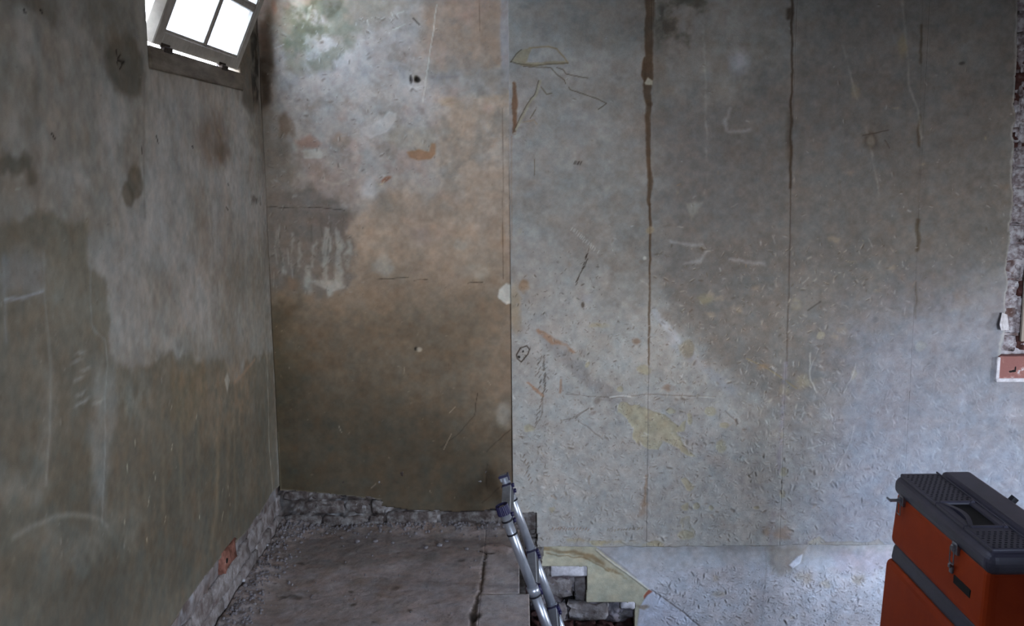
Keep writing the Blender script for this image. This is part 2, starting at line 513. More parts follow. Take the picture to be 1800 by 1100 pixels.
wall_right = tag(multi_box('wall_right', [
    ((WX, -1.6, LOWZ), (WX + 0.10, w2['y0'], CEIL)),
    ((WX, w2['y1'], LOWZ), (WX + 0.10, BACK + .25, CEIL)),
    ((WX, w2['y0'], LOWZ), (WX + 0.10, w2['y1'], w2['z0'])),
    ((WX, w2['y0'], w2['z1']), (WX + 0.10, w2['y1'], CEIL))], 'shell'),
                 'plain wall on the far side of the stairwell', None, None, 'structure')
wall_front = tag(multi_box('wall_front', [
    ((LX - 0.09, FYW - .1, LOWZ), (wr['x0'], FYW, CEIL)),
    ((wr['x1'], FYW - .1, LOWZ), (WX + .1, FYW, CEIL)),
    ((wr['x0'], FYW - .1, LOWZ), (wr['x1'], FYW, wr['z0'])),
    ((wr['x0'], FYW - .1, wr['z1']), (wr['x1'], FYW, CEIL))], 'shell'),
    'plain wall with the large daylight opening', None, None, 'structure')
ceiling = tag(multi_box('ceiling', [((LX - 0.09, -1.7, CEIL), (WX + .1, BACK + .25, CEIL + .1))], 'shell'),
              'plain plastered ceiling', None, None, 'structure')
floor_lower = tag(multi_box('floor_lower', [((LX - 0.09, -1.7, LOWZ - .1), (WX + .1, BACK + .25, LOWZ))], 'shell'),
                  'floor at the foot of the stairwell', None, None, 'structure')
EDGE = at(931, 1075, 2, 0.0)[0]       # landing edge
floor = tag(multi_box('floor', [
    ((LX - 0.044, -1.6, -0.22), (EDGE - 0.012, 2.70, -0.004)),
    ((LX - 0.044, 2.70, -0.22), (EDGE - 0.012, BACK, -0.03)),
    ((EDGE - 0.012, -1.6, -0.22), (WX, 2.72, -0.002))], 'mortar'),
    'dusty concrete landing beside the open stairwell', None, None, 'structure')
# plain plaster on the left wall and back wall outside the detailed sheets
multi_box('upper_plaster', [((LX - .045, -1.6, 0), (LX, 1.70, CEIL)), ((LX - .045, 1.70, 2.36), (LX, w['y0'], CEIL)),
                            ((LX - .045, w['y0'], w['z1']), (LX, w['y1'], CEIL)), ((LX - .045, w['y1'], 2.36), (LX, DY, CEIL))], 'shell', wall_left)
multi_box('upper_plaster', [((LX, DY, 2.36), (WX, BACK, CEIL)), ((2.42, DY, LOWZ), (WX, BACK, 2.36)), ((LX, DY + .03, LOWZ), (WX, BACK, -.62))], 'shell', wall_back)

# ------------------------------------------------------------------ left wall plaster
GREY = (184, 182, 178)
OLIVE = (132, 126, 112)
WL = Sheet(0, LX, 1.70, DY, 0.0, 2.36, 0.0075, 0.005, GREY, 11, +1)
WL.tint((168, 165, 160), 0.5, .45, .62, .6, 1)
WL.tint((174, 164, 154), 0.3, .5, .66, .5, 2)
WL.tint((194, 192, 190), 0.22, .54, .66, .5, 3)
low = [(-60, 402), (20, 388), (50, 372), (75, 357), (110, 378), (150, 385), (157, 470), (188, 500), (192, 570), (188, 630), (230, 648), (262, 642),
       (290, 618), (330, 624), (350, 636), (370, 637), (392, 625), (405, 668), (420, 672), (432, 640), (445, 626), (480, 618), (500, 1180), (-60, 1180)]
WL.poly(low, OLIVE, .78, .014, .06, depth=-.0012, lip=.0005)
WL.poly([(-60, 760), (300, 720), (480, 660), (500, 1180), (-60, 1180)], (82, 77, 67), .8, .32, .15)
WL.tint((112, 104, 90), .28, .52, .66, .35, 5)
WL.tint((128, 112, 96), .20, .58, .70, .25, 6, aspect=.45)
# paler repaired patches
WL.poly([(0, 450), (40, 440), (80, 455), (85, 500), (70, 515), (0, 525)], (160, 162, 166), .55, .03, .06)
WL.poly([(85, 455), (110, 460), (140, 490), (155, 520), (150, 560), (120, 560), (95, 530)], (150, 148, 138), .45, .03, .06)
WL.line([(8, 450), (10, 560), (12, 600)], 4, (165, 166, 168), .5, .008)
WL.line([(10, 527), (45, 523), (78, 509)], 3, (172, 174, 180), .9, depth=.002)
WL.line([(78, 445), (82, 560), (88, 640), (88, 750), (82, 850)], 4, (165, 166, 160), .55, .006, depth=.0008)
WL.line([(155, 420), (158, 470), (160, 570), (166, 582), (184, 598), (188, 640), (183, 700), (186, 800), (180, 920)], 3, (168, 170, 166), .6, .005, depth=.0008)
WL.poly([(165, 650), (205, 645), (205, 720), (195, 800), (185, 900), (165, 900), (160, 760)], (160, 162, 160), .5, .04, .06)
WL.poly([(75, 640), (95, 640), (100, 760), (85, 860), (70, 860), (72, 740)], (152, 152, 146), .4, .03, .05)
for i, (u, v) in enumerate([(140, 622), (135, 637), (150, 650), (140, 665), (143, 690), (150, 705), (140, 708), (172, 708)]):
    WL.blob(u, v, 9, 3.5, (175, 176, 172), .6, .8, .02)
WL.poly([(205, 660), (260, 655), (265, 720), (235, 740), (205, 720)], (150, 150, 140), .5, .03, .08, tex=.7)
WL.line([(25, 945), (60, 925), (100, 908), (130, 903), (175, 912), (190, 925)], 4, (158, 158, 150), .6, .008, depth=.001)
WL.poly([(0, 830), (60, 845), (75, 870), (50, 890), (0, 880)], (150, 150, 144), .5, .05, .08)
WL.poly([(30, 935), (110, 915), (190, 930), (140, 1010), (60, 1000)], (146, 143, 134), .4, .05, .1)
WL.poly([(190, 870), (260, 900), (230, 950), (160, 960)], (146, 144, 134), .35, .05, .1)
WL.poly([(300, 650), (360, 640), (360, 700), (330, 760), (300, 720)], (120, 106, 84), .5, .03, .08)
WL.poly([(300, 640), (440, 650), (440, 720), (380, 780), (330, 720)], (160, 136, 112), .35, .05, .1, tex=.5)
WL.line([(412, 672), (430, 655), (448, 632)], 6, (168, 140, 118), .6, .006)
WL.poly([(400, 655), (405, 668), (400, 690), (395, 668)], (180, 178, 170), .7, .006, .01)
for i in range(7):
    u = 220 + i * 32
    WL.line([(u, 700 + 13 * i % 60), (u + 3, 900)], 8, (150, 140, 118), .22, .02)
WL.line([(385, 760), (380, 900), (372, 960)], 14, (156, 134, 108), .35, .03)
WL.line([(405, 700), (400, 850)], 10, (154, 134, 110), .35, .03)
# damp stains above
STAIN = (110, 102, 88)
WL.blob(222, 118, 32, 52, (104, 98, 86), .75, .25, .05)
WL.blob(195, 40, 40, 50, (120, 114, 104), .5, .5, .06)
WL.blob(240, 318, 15, 28, STAIN, .65, .2, .03)
WL.blob(225, 340, 11, 22, STAIN, .65, .2, .03)
WL.blob(28, 292, 32, 18, (98, 92, 80), .7, .5, .06)
WL.blob(58, 315, 12, 12, (104, 96, 84), .6, .5, .05)
WL.blob(60, 10, 45, 25, (112, 105, 95), .6, .6, .08)
WL.blob(375, 245, 28, 48, (128, 110, 96), .65, .5, .06)
WL.blob(392, 270, 12, 18, (108, 92, 76), .5, .5, .04)
WL.line([(255, 130), (254, 260), (256, 380)], 5, (130, 124, 114), .5, .01)
WL.line([(280, 130), (280, 195)], 4, (134, 128, 118), .4, .01)
WL.line([(65, 40), (62, 160), (66, 340)], 9, (132, 128, 122), .45, .02)
for p in ([(206, 88), (210, 105), (218, 112), (212, 122)], [(208, 110), (213, 95)], [(210, 105), (221, 108), (216, 116)]):
    WL.line(p, 2.2, (48, 40, 34), .95, .002, depth=-.002)
for p in ([(250, 258), (251, 271)], [(275, 238), (279, 252)], [(337, 257), (339, 259)], [(397, 364), (400, 369)], [(400, 322), (401, 325)], [(92, 236), (97, 244)], [(40, 18), (43, 24)], [(70, 19), (74, 22)]):
    WL.line(p, 2.4, (40, 36, 34), .9, .002)
WL.line([(348, 210), (350, 220)], 4, (178, 174, 166), .8); WL.line([(384, 228), (390, 240)], 3, (160, 150, 120), .8)
for p in ([(198, 295), (199, 312), (216, 314)], [(126, 332), (137, 335)], [(28, 333), (38, 333)], [(300, 335), (311, 336)], [(200, 472), (240, 440)]):
    WL.line(p, 1.3, (182, 182, 178), .7, .002)
# dark mould beside the window and along the corner
WL.poly([(420, 90), (450, 40), (455, 190), (440, 200), (425, 180)], (98, 88, 76), .7, .03, .06)
WL.poly([(440, 60), (452, 30), (455, 180), (446, 175)], (52, 46, 40), .8, .015, .04, tex=.5)
WL.line([(441, 110), (443, 150), (446, 185)], 3, (34, 30, 27), .9, .003, tex=.4)
WL.line([(447, 240), (452, 330), (456, 420), (462, 520), (470, 640), (474, 780), (480, 862)], 2.5, (186, 184, 172), .7, .003, depth=.001)
WL.poly([(440, 345), (460, 345), (460, 362), (440, 360)], (74, 68, 62), .7, .01, .04, tex=.5)
WL.poly([(428, 500), (470, 480), (474, 620), (440, 625)], (142, 138, 130), .5, .03, .08)
for i in range(18):
    rs = _rs(300 + i); u = 180 + rs.rand() * 270; v = 640 + rs.rand() * 320; L = 3 + rs.rand() * 14
    WL.line([(u, v), (u + rs.randn() * 1.5, v + L)], 1.0 + rs.rand() * 1.3, (188, 182, 160), .75, .002)
WL.flakes(120, (0, 380, 470, 1000), 3, 12, (184, 184, 176), (96, 86, 72), .0012, 1.4, .4, 5, amount=.5)
WL.flakes(70, (0, 0, 450, 620), 3, 9, (186, 184, 180), (90, 84, 78), .0012, .4, 1, 6, amount=.5)
WL.h += (fbm(WL.S, WL.T, .35, 3, 91) - .5) * .010 + (fbm(WL.S, WL.T, .03, 3, 92) - .5) * .0012
lowedge = [(500, 845), (480, 864), (468, 884), (455, 904), (440, 925), (425, 945), (412, 953), (404, 968), (388, 979), (372, 1000), (352, 1025), (330, 1058), (312, 1085), (300, 1102), (150, 1330), (150, 1900), (900, 1900)]
for (a, b) in zip(lowedge[:-4], lowedge[1:-4]):
    WL.line([a, b], 2.2, (176, 172, 164), .5, .004)
WL.cut(lowedge, .016)
wy = [(w['y0'], w['z0']), (w['y1'], w['z0']), (w['y1'], 3), (w['y0'], 3)]
c_s = .5 * (WL.s[:-1] + WL.s[1:]); c_t = .5 * (WL.t[:-1] + WL.t[1:])
WL.keep &= ~((c_s[None, :] > w['y0']) & (c_s[None, :] < w['y1']) & (c_t[:, None] > w['z0']))
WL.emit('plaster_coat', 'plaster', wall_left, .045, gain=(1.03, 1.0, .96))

# ------------------------------------------------------------------ back wall, left part: stained plaster
XS = at(897, 500, 1, DY)[0]           # where the papered part begins
BL = Sheet(1, DY, LX, XS + .03, 0.0, 2.36, 0.0045, 0.0045, (180, 160, 142), 23, -1)
BEIGE = (176, 150, 126)
BL.tint((172, 154, 140), .35, .42, .6, .6, 1)
BL.tint((188, 166, 148), .25, .52, .66, .5, 2)
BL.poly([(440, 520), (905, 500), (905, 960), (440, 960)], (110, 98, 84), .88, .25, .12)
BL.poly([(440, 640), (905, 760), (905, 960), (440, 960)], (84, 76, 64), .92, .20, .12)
# grey plaster skim over the upper middle
BL.poly([(440, -60), (740, -60), (745, 130), (768, 170), (765, 270), (775, 330), (740, 345), (700, 330), (660, 350), (620, 390), (560, 380), (440, 385)], (178, 172, 168), .85, .06, .10)
BL.poly([(640, 40), (735, 30), (745, 130), (700, 150), (650, 130)], (166, 156, 150), .5, .05, .08)
BL.poly([(575, -60), (690, -60), (720, 20), (650, 60), (590, 70)], (118, 112, 98), .65, .06, .08)
BL.tint((190, 186, 184), .12, .53, .64, .35, 4, above=1.45)
# beige paint panel on the upper right and the grey chase across it
BL.poly([(748, -60), (884, -60), (884, 118), (770, 125), (752, 80)], (156, 134, 118), .55, .03, .05)
BL.poly([(880, -60), (897, -60), (897, 160), (880, 150)], (160, 156, 160), .8, .006, .01)
BL.poly([(748, 128), (890, 118), (890, 162), (800, 168), (755, 162)], (158, 152, 148), .8, .012, .04)
BL.line([(760, 136), (820, 135), (880, 130)], 5, (120, 116, 122), .6, .012, tex=.5)
BL.line([(700, 200), (760, 196), (812, 178)], 5, (182, 174, 170), .5, .012)
BL.blob(790, 180, 22, 9, (170, 146, 116), .5, .5, .04)
BL.line([(778, 184), (800, 180), (815, 176)], 1.6, (196, 170, 158), .7, .003, tex=.5)
# green-black mould, upper left
BL.poly([(527, -60), (610, -60), (600, 15), (575, 30), (560, 18), (545, 28), (540, 40), (524, 22)], (84, 83, 66), .9, .02, .07)
BL.poly([(470, -60), (530, -60), (536, 30), (545, 60), (555, 70), (540, 95), (515, 110), (490, 70), (472, 40)], (146, 147, 130), .7, .03, .07)
BL.blob(512, 84, 16, 14, (118, 120, 92), .7, .6, .05); BL.blob(522, 110, 18, 22, (128, 122, 100), .55, .6, .06)
BL.blob(560, 65, 22, 20, (122, 120, 104), .5, .6, .06, tex=.5)
BL.poly([(540, 15), (548, 10), (546, 28), (538, 40)], (176, 176, 160), .8, .003, .02, lip=.001)
BL.poly([(562, 42), (585, 38), (590, 55), (570, 62)], (176, 172, 158), .6, .006, .03, tex=.5)
BL.blob(481, 12, 5, 14, (150, 112, 92), .8, .4, .03); BL.blob(504, 8, 7, 7, (146, 112, 94), .6, .5, .03)
BL.poly([(452, 40), (470, 35), (476, 90), (472, 190), (456, 190)], (112, 92, 80), .75, .02, .04)
BL.poly([(452, 110), (474, 105), (474, 185), (462, 200), (452, 195)], (70, 62, 54), .7, .02, .05)
BL.poly([(447, 190), (475, 195), (500, 260), (510, 330), (445, 345)], (126, 118, 110), .6, .04, .08)
BL.blob(498, 217, 13, 22, (120, 102, 86), .75, .4, .05); BL.blob(513, 225, 5, 20, (150, 132, 116), .6, .5, .03)
BL.blob(500, 262, 14, 28, (128, 120, 112), .6, .6, .06)
BL.tint((176, 148, 136), .14, .56, .66, .45, 14, above=1.35)
BL.tint((140, 132, 124), .07, .58, .66, .5, 15, above=1.35)
BL.poly([(505, 20), (600, 10), (640, 60), (590, 120), (540, 130), (505, 90)], (108, 108, 90), .6, .03, .09, tex=.55)
BL.poly([(500, 10), (560, 5), (575, 60), (530, 80)], (92, 92, 72), .6, .02, .09, tex=.6)
# scraped white, pink and rust marks
BL.poly([(630, 225), (660, 215), (685, 195), (697, 200), (695, 215), (675, 235), (655, 245), (640, 238)], (202, 196, 190), .8, .005, .03, lip=.0012)
BL.poly([(675, 240), (700, 222), (765, 228), (765, 262), (720, 265), (690, 255)], (168, 158, 144), .6, .012, .04)
BL.poly([(715, 268), (735, 262), (752, 266), (760, 252), (766, 252), (764, 270), (755, 279), (735, 281), (720, 276)], (166, 124, 92), .85, .005, .02)
BL.poly([(516, 245), (545, 232), (562, 250), (555, 262), (525, 258)], (170, 136, 120), .75, .012, .04)
BL.poly([(528, 266), (556, 262), (568, 270), (562, 280), (535, 280)], (198, 196, 188), .85, .004, .02, lip=.001)
BL.blob(597, 247, 16, 14, (158, 134, 116), .6, .5, .05, tex=.4)
BL.blob(680, 316, 9, 4, (152, 106, 86), .85, .4, .02, rot=.5)
BL.line([(664, 323), (672, 324), (676, 318)], 2, (190, 182, 160), .8)
BL.blob(648, 334, 16, 18, (208, 208, 210), .8, .6, .04)
BL.poly([(565, 300), (572, 318), (590, 320), (625, 310), (622, 315), (585, 325), (565, 318)], (200, 196, 190), .7, .005, .02)
BL.poly([(520, 285), (600, 300), (640, 330), (600, 370), (540, 350)], (172, 150, 140), .5, .04, .1)
BL.poly([(660, 345), (700, 340), (705, 372), (660, 375)], (150, 140, 128), .35, .03, .06)
# dark grey damp area mid left with scraped white streaks
BL.poly([(445, 335), (525, 325), (600, 355), (615, 375), (622, 420), (610, 500), (560, 520), (500, 505), (470, 520), (445, 540)], (132, 124, 118), .88, .025, .10)
BL.tint((126, 120, 114), .09, .56, .64, .0, 9)
BL.poly([(535, 375), (608, 375), (612, 420), (585, 420), (560, 405)], (124, 114, 108), .6, .02, .05)
for (u, v0, v1, wd) in ((552, 425, 470, 6), (572, 405, 500, 11), (596, 410, 500, 12), (612, 425, 470, 8), (530, 430, 465, 5), (487, 405, 425, 4), (515, 415, 440, 4), (540, 470, 500, 8), (500, 450, 480, 4), (580, 495, 515, 12)):
    BL.line([(u, v0), (u - 3, v1)], wd, (178, 174, 166), .75, .008, .05, lip=.0006, tex=.25)
for i in range(14):
    rs = _rs(500 + i); u = 480 + rs.rand() * 120; v = 390 + rs.rand() * 90
    BL.line([(u, v), (u + rs.randn() * 4, v + 18 + rs.rand() * 20)], 1.6, (186, 184, 178) if i % 2 else (96, 90, 84), .6, .004)
BL.poly([(540, 495), (590, 490), (600, 505), (575, 515), (570, 508)], (184, 180, 174), .6, .006, .03)
BL.blob(510, 498, 12, 10, (150, 118, 92), .5, .6, .04); BL.blob(540, 505, 8, 12, (170, 172, 168), .5, .6, .04)
# small pale filler spots
BL.blob(678, 466, 15, 21, (186, 178, 168), .75, .35, .04); BL.blob(662, 468, 8, 10, (178, 170, 160), .6, .5, .04)
BL.blob(809, 433, 9, 8, (184, 174, 162), .6, .5, .04)
BL.blob(836, 477, 23, 17, (178, 166, 152), .65, .35, .04); BL.blob(785, 478, 40, 20, (160, 142, 130), .45, .6, .06, tex=.5)
BL.blob(755, 413, 30, 12, (160, 140, 132), .5, .6, .05, tex=.5)
BL.poly([(876, 505), (890, 495), (898, 500), (898, 530), (888, 532), (876, 522)], (206, 204, 198), .9, .004, .03, lip=.001)
BL.blob(886, 730, 12, 22, (174, 168, 160), .6, .5, .04)
BL.blob(885, 410, 4, 20, (172, 140, 112), .5, .5, .03)
# cracks, scratches, holes
for p in ([(664, 491), (690, 490), (718, 488)], [(728, 492), (750, 491)], [(822, 498), (848, 496)], [(465, 363), (500, 365), (525, 364), (575, 366), (605, 370)], [(840, 690), (836, 718), (833, 732), (805, 762), (775, 786)], [(896, 755), (872, 778), (855, 794)], [(857, 815), (855, 835), (857, 862)], [(880, 855), (848, 884)]):
    BL.line(p, 1.1, (64, 54, 46), .8, .002, .012, depth=-.0012)
BL.line([(883, 190), (884, 300), (884, 490)], 1.0, (92, 76, 64), .7, .0025, .004)
BL.line([(843, 0), (843, 55)], 1.0, (96, 82, 70), .6, .003)
BL.line([(768, 10), (758, 80), (750, 128), (743, 180)], 1.6, (206, 202, 190), .8, .002, .01, depth=.0008)
BL.line([(482, 86), (500, 78)], 1.2, (204, 206, 204), .8)
BL.blob(735, 141, 5.5, 5, (40, 35, 32), .95, .4, .02, depth=-.01); BL.blob(723, 140, 3, 7, (58, 50, 46), .9, .4, .01, depth=-.004)
BL.line([(718, 150), (728, 155), (740, 152)], 3, (200, 196, 190), .7, .004)
BL.blob(731, 613, 3, 3, (44, 38, 32), .95, .4, .004, depth=-.004); BL.blob(737, 614, 5, 4, (188, 178, 164), .9, .4, .01)
for p in ([(712, 42), (700, 48), (690, 52)], [(710, 20), (700, 24)], [(688, 22), (690, 28)], [(646, 35), (648, 45)]):
    BL.line(p, 1.8, (190, 186, 176), .8, .002, depth=.0015)
BL.line([(727, 32), (737, 43)], 2.2, (60, 52, 46), .8, .003)
for p in ([(711, 645), (710, 658)], [(790, 725), (800, 715)], [(780, 790), (793, 762)], [(858, 670), (862, 676)], [(595, 748), (600, 760)], [(652, 858), (660, 850)], [(755, 862), (757, 866)]):
    BL.line(p, 1.3, (190, 176, 158), .6, .002)
BL.line([(660, 225), (640, 232), (600, 240)], 2, (196, 190, 184), .35, .006)
# dark olive towards the foot of the corner
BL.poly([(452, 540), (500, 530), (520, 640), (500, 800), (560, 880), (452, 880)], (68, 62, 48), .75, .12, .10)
BL.line([(470, 620), (478, 780), (483, 860)], 6, (108, 92, 64), .5, .010)
BL.line([(489, 760), (493, 860)], 1.2, (170, 164, 140), .5, .003)
BL.flakes(260, (470, 30, 770, 330), 3, 13, (206, 202, 198), (92, 82, 74), .0018, .3, 1.0, 7, amount=.75)
BL.flakes(120, (455, 330, 640, 520), 3, 12, (188, 184, 178), (82, 74, 68), .0016, 1.3, .6, 8, amount=.7)
BL.flakes(70, (480, 520, 890, 880), 2, 8, (190, 176, 156), (84, 68, 54), .0008, 1.0, 1, 9, amount=.5)
BL.flakes(60, (770, 0, 890, 520), 2, 7, (190, 172, 156), (96, 78, 64), .0008, 1.0, 1, 10, amount=.5)
BL.h += (fbm(BL.S, BL.T, .30, 3, 93) - .5) * .008 + (fbm(BL.S, BL.T, .03, 3, 94) - .5) * .0012
bottom = [(470, 866), (482, 868), (492, 861), (512, 862), (560, 867), (610, 872), (655, 876), (669, 878), (671, 889), (700, 893), (735, 897), (770, 897), (812, 898), (845, 897), (872, 893), (960, 897), (960, 990), (470, 990)]
BL.line(bottom[1:8], 2.2, (170, 164, 156), .7, .004)
BL.line(bottom[8:13], 2, (80, 70, 62), .6, .004)
BL.cut(bottom, .014)
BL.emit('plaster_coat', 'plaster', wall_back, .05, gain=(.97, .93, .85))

# ------------------------------------------------------------------ back wall, right part: painted wallpaper, one part for each strip
X0 = at(898, 500, 1, PY)[0]
ZL = at(1150, 960, 1, PY)[2]          # lower lip of the papered plaster
RP = Sheet(1, PY, X0, 2.42, ZL, 2.36, 0.0031, 0.0033, (170, 166, 160), 37, -1)
RP.tint((150, 146, 141), .5, .44, .6, .6, 1)
RP.tint((162, 150, 142), .30, .5, .66, .5, 2)
RP.tint((182, 181, 178), .16, .55, .66, .4, 3)
WHITE = (206, 207, 208)
RP.poly([(890, 392), (935, 402), (985, 430), (1010, 470), (1062, 475), (1105, 535), (1165, 540), (1212, 575), (1245, 635), (1300, 655), (1350, 720), (1410, 775), (1560, 790), (1850, 770), (1850, 1000), (890, 1000)], (188, 187, 184), .55, .05, .10)
RP.poly([(890, 560), (960, 560), (1060, 690), (1180, 690), (1300, 760), (1420, 830), (1560, 840), (1850, 800), (1850, 1000), (890, 1000)], (188, 188, 188), .4, .10, .12)
RP.poly([(900, -60), (1135, -60), (1130, 60), (1040, 90), (960, 60), (905, 80)], (138, 132, 124), .45, .08, .10)
RP.poly([(1380, -60), (1850, -60), (1850, 260), (1600, 330), (1400, 300)], (138, 135, 134), .6, .18, .15)  # upper right darkened in the colour, where little daylight reaches
RP.poly([(1180, 420), (1390, 420), (1390, 700), (1320, 680), (1250, 610), (1160, 530)], (158, 150, 142), .6, .03, .10)
RP.poly([(1000, 470), (1050, 430), (1130, 480), (1136, 540), (1100, 560), (1040, 500)], (162, 156, 150), .5, .03, .08, tex=.5)
RP.poly([(1150, 200), (1400, 120), (1850, 100), (1850, 430), (1640, 560), (1500, 660), (1390, 710), (1320, 685), (1250, 615), (1160, 530)], (126, 122, 118), .62, .10, .12)  # soft shade across the middle right, painted into the paper colour
# diagonal grey ghost of the old stair string
RP.line([(945, 585), (1000, 632), (1050, 680), (1105, 722)], [10, 20, 26, 24], (158, 154, 152), .75, .014, .04)
RP.line([(1150, 548), (1185, 585), (1200, 605)], [10, 14, 8], (196, 198, 204), .7, .008, .03)
RP.line([(1180, 600), (1230, 640), (1290, 690)], 14, (182, 182, 190), .5, .02, .04)
RP.line([(1190, 740), (1290, 840), (1380, 900)], 22, (182, 176, 174), .5, .03, .06)
RP.line([(1000, 200), (1060, 225)], 22, (186, 184, 182), .5, .04, .05)
RP.blob(1300, 108, 14, 20, (206, 206, 214), .8, .8, .04)
for p in ([(1282, 190), (1272, 215), (1278, 228), (1320, 228)], [(1180, 425), (1205, 432), (1235, 428)], [(1240, 445), (1230, 460), (1205, 462)], [(1283, 455), (1310, 462), (1345, 462)]):
    RP.line(p, 5, (194, 192, 190), .6, .008, .03)
RP.poly([(1205, 355), (1235, 355), (1225, 375), (1215, 385)], (192, 188, 176), .6, .01, .03)
# rust and cream patches
RUST = (172, 134, 108)
RP.line([(942, 582), (965, 594), (985, 606), (1005, 618)], [6, 9, 8, 4], RUST, .75, .006, .04, tex=.2)
RP.line([(928, 672), (945, 684), (955, 696)], [3, 6, 4], RUST, .75, .004, .03)
RP.blob(922, 505, 9, 11, (166, 136, 108), .7, .4, .04); RP.blob(905, 540, 10, 40, (176, 156, 128), .6, .5, .05)
RP.line([(985, 690), (986, 668)], 4, RUST, .6); RP.blob(1178, 683, 12, 6, (150, 116, 92), .6, .5, .03, tex=.4)
RP.blob(1120, 602, 8, 5, (150, 116, 90), .6, .5, .03)
CREAM = (184, 177, 154)
CHIP = dict(soft=.003, depth=-.0016, lip=.0012)
RP.poly([(1087, 708), (1115, 709), (1150, 722), (1178, 738), (1192, 748), (1206, 736), (1203, 756), (1190, 756), (1196, 772), (1222, 802), (1205, 798), (1190, 786), (1165, 772), (1158, 788), (1140, 786), (1112, 772), (1117, 756), (1104, 738), (1084, 724)], CREAM, .92, rag=.035, **CHIP)
RP.blob(1155, 765, 14, 8, (188, 178, 160), .6, .5, .03)
for (u, v, ru, rv) in ((1131, 649, 13, 9), (1248, 724, 11, 9), (1270, 784, 9, 12), (1206, 612, 13, 17), (930, 753, 9, 6), (1090, 682, 6, 5), (1204, 890, 7, 6), (1224, 890, 7, 5), (1252, 893, 4, 4), (1213, 735, 4, 12), (1178, 722, 8, 6), (1274, 748, 9, 6), (1376, 828, 8, 8), (1617, 607, 9, 9), (1375, 870, 5, 8), (1205, 940, 14, 10), (1150, 952, 14, 5), (1050, 953, 12, 5), (1225, 975, 8, 6), (1330, 893, 5, 4), (1030, 640, 4, 4), (1445, 590, 7, 7), (1500, 660, 5, 8)):
    c = (166, 156, 138) if (u, v) == (1206, 612) else CREAM
    RP.blob(u, v, ru, rv, c, .85, .25, .03, depth=-.0016, lip=.001)
RP.poly([(1196, 840), (1204, 838), (1222, 855), (1215, 864), (1208, 862)], CREAM, .85, rag=.02, **CHIP)
RP.poly([(1195, 910), (1212, 905), (1222, 935), (1205, 945)], CREAM, .6, rag=.04, tex=.3, **CHIP)
RP.poly([(1420, 952), (1440, 940), (1452, 952), (1530, 952), (1545, 945), (1555, 958), (1420, 962)], (196, 186, 160), .85, rag=.015, **CHIP)
RP.line([(1390, 945), (1350, 935), (1345, 928)], 5, (172, 150, 132), .6, .008, .03, tex=.4)
RP.blob(1380, 938, 14, 9, (170, 146, 126), .7, .5, .05, tex=.4); RP.blob(1348, 935, 8, 9, (172, 150, 130), .6, .5, .04, tex=.4)
RP.line([(1000, 950), (1100, 955), (1165, 955)], 6, (186, 172, 140), .6, .008, .04, tex=.4)
RP.line([(1312, 630), (1345, 645), (1380, 668), (1400, 682)], 1.8, (168, 152, 108), .7, .003, depth=-.001)
RP.blob(1345, 645, 14, 6, (168, 142, 116), .5, .5, .04); RP.blob(1415, 668, 16, 10, (180, 170, 140), .5, .5, .05, tex=.4)
RP.blob(1242, 525, 14, 10, (178, 168, 130), .5, .5, .05, tex=.4)
for (u, v) in ((1250, 515), (1265, 523), (1285, 540), (1300, 545), (1460, 420), (1470, 425), (1570, 470), (1540, 510), (1250, 550), (1330, 505), (1480, 580), (1465, 590)):
    RP.blob(u, v, 7, 5, (186, 170, 148), .55, .6, .04, tex=.45)
# stained joints between the paper strips
BR = (96, 74, 54)
s1 = lambda v: 1145 - 0.010 * v
RP.line([(1144, -60), (1142, 60), (1140, 110), (1138, 150), (1140, 180)], [14, 16, 14, 16, 10], BR, .85, .005, .025)
RP.line([(1132, 100), (1130, 130), (1136, 148)], [3, 8, 5], BR, .85, .004, .02)
RP.line([(1139, 180), (1140, 260), (1141, 310), (1141, 360)], [9, 8, 9, 6], BR, .8, .005, .02)
RP.line([(1142, 360), (1143, 420), (1142, 480)], [5, 4, 3], BR, .8, .003, .012)
RP.line([(1142, 480), (1141, 560), (1141, 640)], [3, 4, 3], (104, 84, 66), .7, .003, .012)
RP.line([(1155, -60), (1160, 100), (1155, 200)], [40, 34, 10], (124, 114, 100), .45, .05, .08)
RP.poly([(1155, -60), (1260, -60), (1240, 15), (1210, 30), (1205, 80), (1180, 60), (1160, 90)], (86, 80, 68), .65, .02, .08, tex=.62)
RP.poly([(1133, 146), (1138, 136), (1147, 142), (1147, 149), (1135, 149)], (206, 198, 178), .95, .003, .006, depth=.003)
RP.blob(1142, 405, 7, 6, (190, 172, 144), .8, .4, .02); RP.blob(1133, 453, 3, 3, (216, 214, 206), .9, .4, .01)
RP.line([(1141, 640), (1139, 780), (1136, 950)], 1.4, (142, 136, 132), .7, .003)
RP.line([(1136, 838), (1134, 865), (1131, 890)], [3, 4, 5], (150, 122, 98), .7, .006, .03)
RP.line([(1132, 890), (1128, 905)], 10, (168, 144, 124), .5, .012, .04)
RP.line([(1393, -60), (1392, 90), (1391, 200), (1390, 330)], [5, 3, 4, 4], (76, 62, 50), .8, .004, .015)
RP.line([(1387, 15), (1387, 30)], 8, (76, 62, 50), .7, .008, .03)
RP.line([(1387, 200), (1388, 280)], 8, (96, 84, 70), .5, .012, .03)
RP.line([(1390, 330), (1387, 520), (1383, 640)], 1.8, (92, 80, 72), .7, .003, .008)
RP.line([(1380, 640), (1374, 760), (1369, 830)], 6, (166, 160, 172), .6, .01, .02)
RP.line([(1360, 900), (1355, 955)], 7, (176, 170, 176), .5, .012, .02)
RP.line([(1622, 0), (1618, 200), (1614, 400), (1610, 560)], 1.2, (124, 118, 114), .6, .003, .008)
